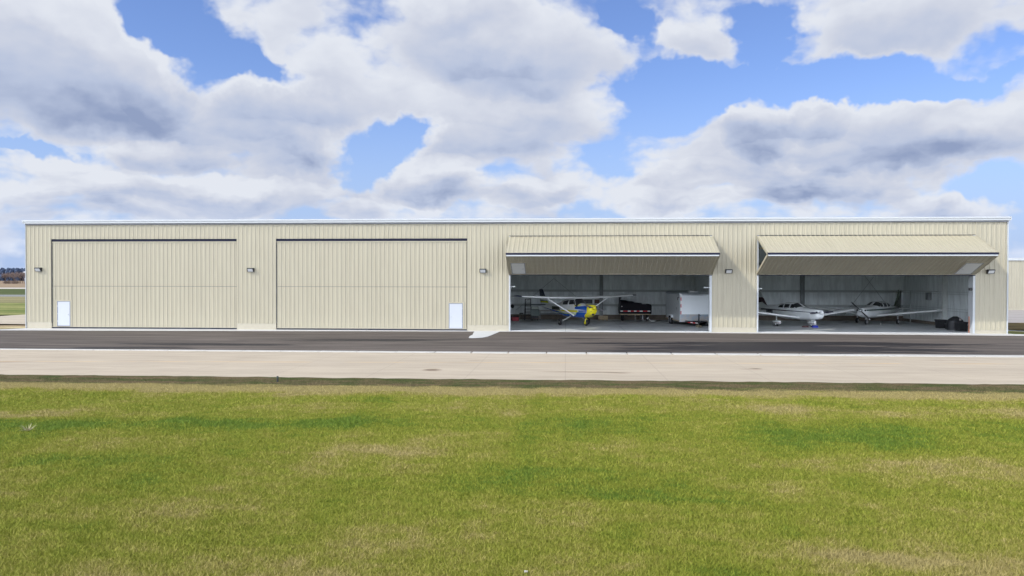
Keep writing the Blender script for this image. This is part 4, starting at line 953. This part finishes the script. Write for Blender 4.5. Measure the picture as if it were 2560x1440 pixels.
k.l.new(k.mix(k.ss(k.noise(p, 3, 4), .35, .65), (.42, .38, .34), (.30, .36, .42)), b.inputs['Base Color']); b.inputs['Metallic'].default_value = .75; b.inputs['Roughness'].default_value = .38
bn = k.n.new('ShaderNodeBump'); bn.inputs['Strength'].default_value = .6; bn.inputs['Distance'].default_value = .01; k.l.new(vo.outputs['Distance'], bn.inputs['Height']); k.l.new(bn.outputs[0], b.inputs['Normal'])
mb = MB(); mb.box(-TW_ + .09, TW_ - .09, -.02, .03, ZB + .02, ZB + .615); mb.build('stone_guard', m, T)
mb = MB(); mb.prism([(-.03, ZT - .20), (-.02, ZT - .10), (.03, ZT - .03), (.12, ZT), (.3, ZT + .02), (.3, ZT - .2)], 'x', -TW_ + .06, TW_ - .06); mb.build('nose_cap', mat('polished_cap', (.75, .78, .82), .15, .9, var=.02), T)
mb = MB(); mb.prism([(-TW_, ZT - .14), (-TW_ + .04, ZT - .02), (-TW_ + .3, ZT + .03), (TW_ - .3, ZT + .03), (TW_ - .04, ZT - .02), (TW_, ZT - .14)], 'y', .3, TL_ + .01); mb.build('roof', mat('trailer_roof', (.30, .33, .36), .4, .4), T)
for s_ in (-1, 1):
    mb = MB(); mb.bev(min(s_ * TW_, s_ * (TW_ - .09)), max(s_ * TW_, s_ * (TW_ - .09)), -.025, .07, ZB, ZT - .12, .02); mb.build('corner_post', WHITE, T)
    for i in range(6):
        z = ZB + .62 + i * .27
        mb = MB(); x_ = s_ * (TW_ - .115); mb.box(x_ - .038, x_ + .030, -.030, -.013, z, z + .265); mb.build('reflective_tape', RED if i % 2 == 0 else WTAPE, T)
    for yy in (3.6, 4.45):
        wh = MB(); wh.wheel((s_ * (TW_ + .02), yy, .335), .335, .2, (1, 0, 0)); wh = wh.build('wheel', TYRE, T)
        mb = MB(); mb.tube((s_ * (TW_ - .05), yy, .335), (s_ * (TW_ + .125), yy, .335), .19, n=18); mb.build('rim', WHITE, wh)
    mb = MB(); mb.prism([(3.1, .55), (3.25, .78), (4.8, .78), (4.95, .55), (4.9, .55), (4.75, .73), (3.3, .73), (3.15, .55)], 'x', s_ * (TW_ - .02), s_ * (TW_ + .16)); mb.build('fender', ALU, T)
    mb = MB(); mb.box(min(s_ * (TW_ - .03), s_ * (TW_ + .006)), max(s_ * (TW_ - .03), s_ * (TW_ + .006)), .07, TL_, ZB + .03, ZB + .11); mb.build('side_rail', mat('gold_dust_rail', (.50, .40, .26), .5, .2), T)
mb = MB()
for yy in (.75, 1.75): mb.box(-TW_ - .004 + .03, -TW_ + .04, yy, yy + .02, ZB + .15, ZT - .25)
mb.box(-TW_ + .022, -TW_ + .04, .75, 1.77, ZT - .27, ZT - .25); mb.bev(-TW_ + .0, -TW_ + .04, 1.5, 1.6, 1.3, 1.5, .008); mb.build('side_door', mat('door_seam_grey', (.33, .35, .36), .5), T)
mb = MB(); mb.box(-TW_ - .0, -TW_ + .04, .35, .55, ZT - .42, ZT - .32); mb.box(-TW_ + .0, -TW_ + .04, .95, 1.05, ZT - .6, ZT - .35); mb.build('marker_light', BLACK, T)
mb = MB(); mb.tube((-.85, .05, .42), (-.06, -1.35, .42), .05, n=6); mb.tube((.85, .05, .42), (.06, -1.35, .42), .05, n=6); mb.box(-.42, .42, -.95, -.83, .40, .50); mb.bev(-.07, .07, -1.65, -1.30, .40, .52, .02); mb.build('tongue', BLACK, T)
mb = MB(); mb.tube((0, -1.2, .10), (0, -1.2, .55), .04, n=10); mb.tube((0, -1.2, .5), (0, -1.2, .95), .055, n=10); mb.tube((0, -1.2, .95), (0, -1.2, 1.03), .075, .06, n=10); mb.bev(-.02, .16, -1.23, -1.17, .92, .95, .01); mb.build('jack', BLACK, T)
mb = MB(); mb.tube((0, -1.2, .0), (0, -1.2, .06), .16, .12, n=14); mb.tube((0, -1.2, .06), (0, -1.2, .2), .055, n=10); mb.bev(-.20, -.1, -1.28, -1.12, 0, .16, .01); mb.bev(.1, .20, -1.28, -1.12, 0, .16, .01); mb.build('jack_foot', mat('worn_brass_steel', (.22, .19, .12), .6, .3), T)
for i in range(4):
    a = Vector((-.62 + i * .14, -.36 - i * .248, 0)); mb = MB(); T_ = Matrix.Translation((a.x - .06, a.y - .03, .30)) @ Matrix.Rotation(math.atan2(-1.4, .79), 4, 'Z')
    mb.box(0, .27, -.012, .0, .0, .075, T=T_); mb.build('tongue_tape', RED if i % 2 == 0 else WTAPE, T)
mb = MB(); mb.bev(-.35, .35, .9, 1.6, ZT + .02, ZT + .16, .03); mb.build('roof_vent', mat('vent_white', (.6, .62, .62), .5), T)

# ---------------- dark dump trailer ----------------
T = empty('dump_trailer', 'low black tarp covered trailer with red and white tape by the rear wall', 'trailer', (6.23, 14.0, .04))
BX = mat('black_trailer_paint', (.006, .006, .010), .6, var=.15, spec=.15)
mb = MB(); mb.prism([(-1.40, .66), (1.40, .66), (1.42, .8), (1.42, 1.40), (1.33, 1.52), (1.05, 1.56), (-1.36, 1.60), (-1.40, 1.5)], 'y', 0, 1.9); mb.build('box_body', BX, T)
mb = MB(); mb.prism([(-1.38, 1.58), (.95, 1.565), (.25, 1.63), (-.1, 1.65), (-.15, 1.73), (-.6, 1.76), (-.75, 1.83), (-1.3, 1.88), (-1.38, 1.95)], 'y', .05, 1.8)
mb.tube((-1.3, .0, 1.80), (-.2, .0, 1.66), .05, .04); mb.build('tarpaulin', mat('black_tarp', (.007, .007, .011), .8, spec=.1, bump=.5, bscale=8), T)
mb = MB(); mb.bev(-1.46, -1.34, -.03, .08, 1.5, 2.12, .015); mb.bev(-1.50, -1.26, -.04, .09, 2.02, 2.14, .015); mb.build('tarp_post', BLACK, T)
mb = MB(); mb.bev(.55, .95, -.02, .10, 1.54, 1.60, .01); mb.build('top_rail', mat('grey_rail', (.25, .26, .26), .5), T)
tx = -1.34; widths = [.20, .40, .22, .28, .20, .26, .24, .40, .22]
for i, w_ in enumerate(widths):
    mb = MB(); mb.box(tx, tx + w_ * 1.09, -.016, -.002, .86, .945); mb.build('reflective_tape', WTAPE if i % 2 == 0 else RED, T); tx += w_ * 1.09
mb = MB(); mb.box(-1.36, 1.34, -.05, 1.9, .57, .655); mb.build('deck_rail', WOOD, T)
for x_ in (-1.12, 1.12):
    wh = MB(); wh.wheel((x_, .9, .34), .34, .24, (1, 0, 0)); wh = wh.build('wheel', TYRE, T)
    mb = MB(); mb.tube((x_ - .13, .9, .34), (x_ + .13, .9, .34), .16, n=16); mb.build('rim', BLACK, wh)
for x_ in (-.05, .62):
    mb = MB(); mb.tube((x_, -.1, .0), (x_, -.1, .57), .022); mb.tube((x_, -.1, 0), (x_, -.1, .04), .10, .08, n=12); mb.tube((x_ - .08, -.12, .08), (x_ + .06, -.1, .22), .012); mb.build('stabiliser_leg', GALV, T)
mb = MB(); mb.box(.45, .85, .5, .6, .15, .57); mb.box(-.9, -.7, .3, 1.5, .45, .57); mb.build('under_frame', BLACK, T)
mb = MB(); mb.tube((-1.22, -.03, 1.32), (-1.22, .0, 1.32), .05); mb.build('side_light', mat('pale_lens', (.4, .4, .38), .3), T)
t = empty('tow_bar', 'white tow bar lying on the floor beside the black trailer', 'tow bar', (7.5, 13.3, .04))
mb = MB(); mb.tube((-.25, .1, .30), (.05, 0, .06), .02); mb.tube((.05, 0, .06), (.40, -.05, .05), .025); mb.tube((.05, 0, .06), (.30, .12, .10), .02); mb.build('bar', WTAPE, t)
mb = MB(); mb.tube((-.32, .1, .22), (-.20, .1, .38), .025); mb.build('handle', WTAPE, t)

# ---------------- things at the left rear of the third bay ----------------
t = empty('step_ladder', 'tall black rolling step ladder at the left rear of the third bay', 'ladder', (-3.4, 14.6, .04))
mb = MB()
for x_ in (-.30, .30): mb.tube((x_, -.35, .05), (x_ * .8, .1, 1.95), .04, n=6)
mb.tube((-.24, .1, 1.93), (.24, .1, 1.93), .03, n=6); mb.build('side_rail', BLACK, t)
for i in range(6):
    mb = MB(); z = .22 + i * .27; f = z / 1.95; mb.bev(-.29 + .05 * f, .29 - .05 * f, -.36 + .44 * f, -.14 + .44 * f, z - .02, z + .02, .008); mb.build('step', BLACK, t)
mb = MB()
for x_ in (-.26, .26): mb.tube((x_, .75, .05), (x_ * .9, .12, 1.55), .025, n=6)
mb.build('rear_leg', BLACK, t)
t = empty('tool_cabinet', 'grey green tool cabinet on a black base beside the ladder', 'cabinet', (-2.75, 14.6, .04))
mb = MB(); mb.bev(-.42, .38, -.25, .25, .42, 1.0, .02); mb.build('body', mat('grey_green_steel', (.10, .14, .13), .45), t)
for z in (.55, .72, .87):
    mb = MB(); mb.bev(-.36, .32, -.27, -.25, z - .06, z + .06, .005); mb.build('drawer', mat('grey_green_drawer', (.12, .16, .15), .4), t)
mb = MB(); mb.box(-.34, .3, -.2, .2, .22, .42); mb.box(-.30, -.24, -.2, .2, 0, .22); mb.box(.2, .26, -.2, .2, 0, .22); mb.build('base', BLACK, t)
t = empty('framed_panel', 'small black framed white panel standing on the grey green cabinet', 'panel', (-2.78, 14.5, 1.045))
mb = MB(); mb.box(-.30, .30, -.01, .02, .0, .26); mb.build('panel', mat('pale_panel', (.5, .55, .5), .5), t)
mb = MB(); mb.box(-.33, .33, -.02, .0, 0, .03); mb.box(-.33, .33, -.02, .0, .23, .26); mb.box(-.33, -.30, -.02, .0, .03, .23); mb.box(.30, .33, -.02, 0, .03, .23); mb.build('frame', BLACK, t)
t = empty('work_table', 'long grey work table along the rear wall, tail of the high wing aeroplane above it', 'table', (-1.7, 15.2, .04))
mb = MB(); mb.bev(-.7, 1.9, -.35, .35, .83, .90, .01); mb.build('top', mat('worn_grey_top', (.35, .33, .31), .6), t)
mb = MB(); mb.box(-.65, 1.85, -.3, .3, .55, .62); mb.build('shelf', STEEL, t)
for x_ in (-.62, 1.8):
    for y_ in (-.28, .28):
        mb = MB(); mb.box(x_ - .03, x_ + .03, y_ - .03, y_ + .03, 0, .83); mb.build('leg', STEEL, t)
def toolbox(x, y, s_, lab, c, nm):
    t = empty('tool_box', lab, 'tool box', (x, y, .04), group='red tool boxes at the left rear of the third bay', scale=s_)
    mb = MB(); mb.bev(-.28, .28, -.2, .2, .03, .38, .02); mb.build('body', mat(nm, c, .4), t)
    mb = MB(); mb.prism([(-.19, .38), (-.15, .46), (.15, .46), (.19, .38)], 'x', -.27, .27); mb.build('lid', BLACK, t)
    mb = MB(); mb.tube((-.12, 0, .47), (-.12, 0, .54), .012); mb.tube((.12, 0, .47), (.12, 0, .54), .012); mb.tube((-.13, 0, .54), (.13, 0, .54), .015); mb.build('handle', BLACK, t)
toolbox(-4.42, 13.2, 1.0, 'bright red tool box with black lid, right one of the pair', (.30, .02, .035), 'red_tool_paint')
toolbox(-5.0, 13.6, 1.0, 'dull dark red tool box, half hidden behind the door jamb', (.14, .04, .04), 'dull_red_paint')
t = empty('shop_stool', 'small dark stool against the rear wall between tool boxes and ladder', 'stool', (-4.05, 15.3, .04))
mb = MB(); mb.tube((0, 0, .58), (0, 0, .64), .19, n=16); mb.build('seat', BLACK, t)
for i in range(4):
    a = i * math.pi / 2 + .6; mb = MB(); mb.tube((math.cos(a) * .12, math.sin(a) * .12, .58), (math.cos(a) * .24, math.sin(a) * .24, 0), .016, n=6); mb.build('leg', STEEL, t)
t = empty('wall_fan', 'small dark shop fan fixed low on the rear wall near the left jamb', 'fan', (-4.95, 16.5, 1.25))
mb = MB(); mb.tube((0, -.05, 0), (0, .1, 0), .16, .18, n=16); mb.build('housing', BLACK, t); mb = MB(); mb.tube((0, .1, 0), (0, .17, 0), .04); mb.build('bracket', BLACK, t)
for x_, w_, lab, c in ((1.95, 1.05, 'wide dark framed board on the rear wall behind the yellow nose', (.05, .055, .06)), (2.95, .56, 'smaller dark framed board with a rust coloured picture, beside the column', (.09, .03, .012))):
    t = empty('wall_board', lab, 'board', (x_, 16.58, 1.72))
    mb = MB(); mb.box(-w_ / 2 + .03, w_ / 2 - .03, .0, .04, -.15, .15); mb.build('panel', mat('board_%d' % int(w_ * 100), c, .5, var=.5, scale=6), t)
    mb = MB(); mb.box(-w_ / 2, w_ / 2, -.02, .05, .15, .19); mb.box(-w_ / 2, w_ / 2, -.02, .05, -.19, -.15); mb.box(-w_ / 2, -w_ / 2 + .03, -.02, .05, -.15, .15); mb.box(w_ / 2 - .03, w_ / 2, -.02, .05, -.15, .15); mb.build('frame', BLACK, t)
t = empty('wooden_crate', 'low wooden crate standing at the foot of the rear column', 'crate', (3.4, 15.2, .04))
mb = MB(); mb.box(-.42, .42, -.25, .25, .06, .09); mb.box(-.42, .42, -.25, -.22, .12, .42); mb.box(-.42, .42, .22, .25, .12, .42); mb.box(-.42, -.39, -.22, .22, .12, .42); mb.box(.39, .42, -.22, .22, .12, .42); mb.build('side_board', WOOD, t)
mb = MB()
for x_ in (-.36, 0, .36): mb.box(x_ - .04, x_ + .04, -.27, .27, 0, .06)
mb.build('runner', WOOD, t)

# ---------------- things at the right of the fourth bay ----------------
def bin_(x, y, w_, d_, h_, lab, rz=0):
    t = empty('storage_bin', lab, 'storage bin', (x, y, .04), R(rz), group='black storage bins by the right jamb')
    mb = MB(); mb.prism([(-w_ / 2 + .05, 0), (w_ / 2 - .05, 0), (w_ / 2, h_ * .85), (-w_ / 2, h_ * .85)], 'y', -d_ / 2, d_ / 2); mb.build('body', BLACK, t)
    mb = MB(); mb.bev(-w_ / 2 - .03, w_ / 2 + .03, -d_ / 2 - .03, d_ / 2 + .03, h_ * .85, h_, .02); mb.build('lid', mat('bin_lid', (.02, .02, .024), .5), t)
bin_(28.95, 6.0, .65, .6, .66, 'black lidded storage bin furthest left in the dark stack')
bin_(29.0, 4.6, .6, .6, .42, 'low black storage bin in front of the others')
bin_(28.85, 2.6, .62, .6, .66, 'large black storage bin nearest the right jamb')
t = empty('covered_grill', 'round topped grill under a black cover behind the storage bins', 'grill', (28.95, 3.75, .04), scale=.9)
mb = MB(); rg = []
for i in range(9):
    a = i / 8; z = 1.12 * a; r1 = .60 * (1 if a < .6 else math.cos((a - .6) / .4 * 1.35)) + .02; rg.append([(r1 * 1.05 * math.cos(q_ * math.pi / 8), r1 * .8 * math.sin(q_ * math.pi / 8), z) for q_ in range(16)])
mb.loft(rg); mb.build('cover', mat('black_cover', (.012, .013, .015), .6, bump=.6, bscale=5), t)
mb = MB(); mb.bev(.1, .26, -.52, -.44, .80, .98, .02); mb.build('handle', mat('grey_tag', (.3, .28, .27), .5), t)
t = empty('plywood_box', 'pale plywood box against the right wall beside the pale column', 'box', (29.75, 7.3, .04))
mb = MB(); mb.bev(-.3, .3, -.35, .35, .0, .42, .01); mb.build('body', mat('pale_plywood', (.42, .42, .34), .7, var=.1), t)
mb = MB(); mb.box(-.32, .32, -.37, .37, .42, .45); mb.build('lid', mat('pale_plywood', (.4, .4, .3)), t)
t = empty('floor_bottle', 'small white oil bottle on the floor beside the nose wheel of the green striped aeroplane', 'bottle', (25.9, 9.9, .04))
mb = MB(); mb.tube((0, 0, 0), (0, 0, .14), .05, n=10); mb.tube((0, 0, .14), (0, 0, .18), .05, .02, n=10); mb.build('body', WTAPE, t); mb = MB(); mb.tube((0, 0, .18), (0, 0, .21), .022); mb.build('cap', BLACK, t)
t['label'] = 'small white bottle on the floor beside the green striped aeroplane nose wheel'
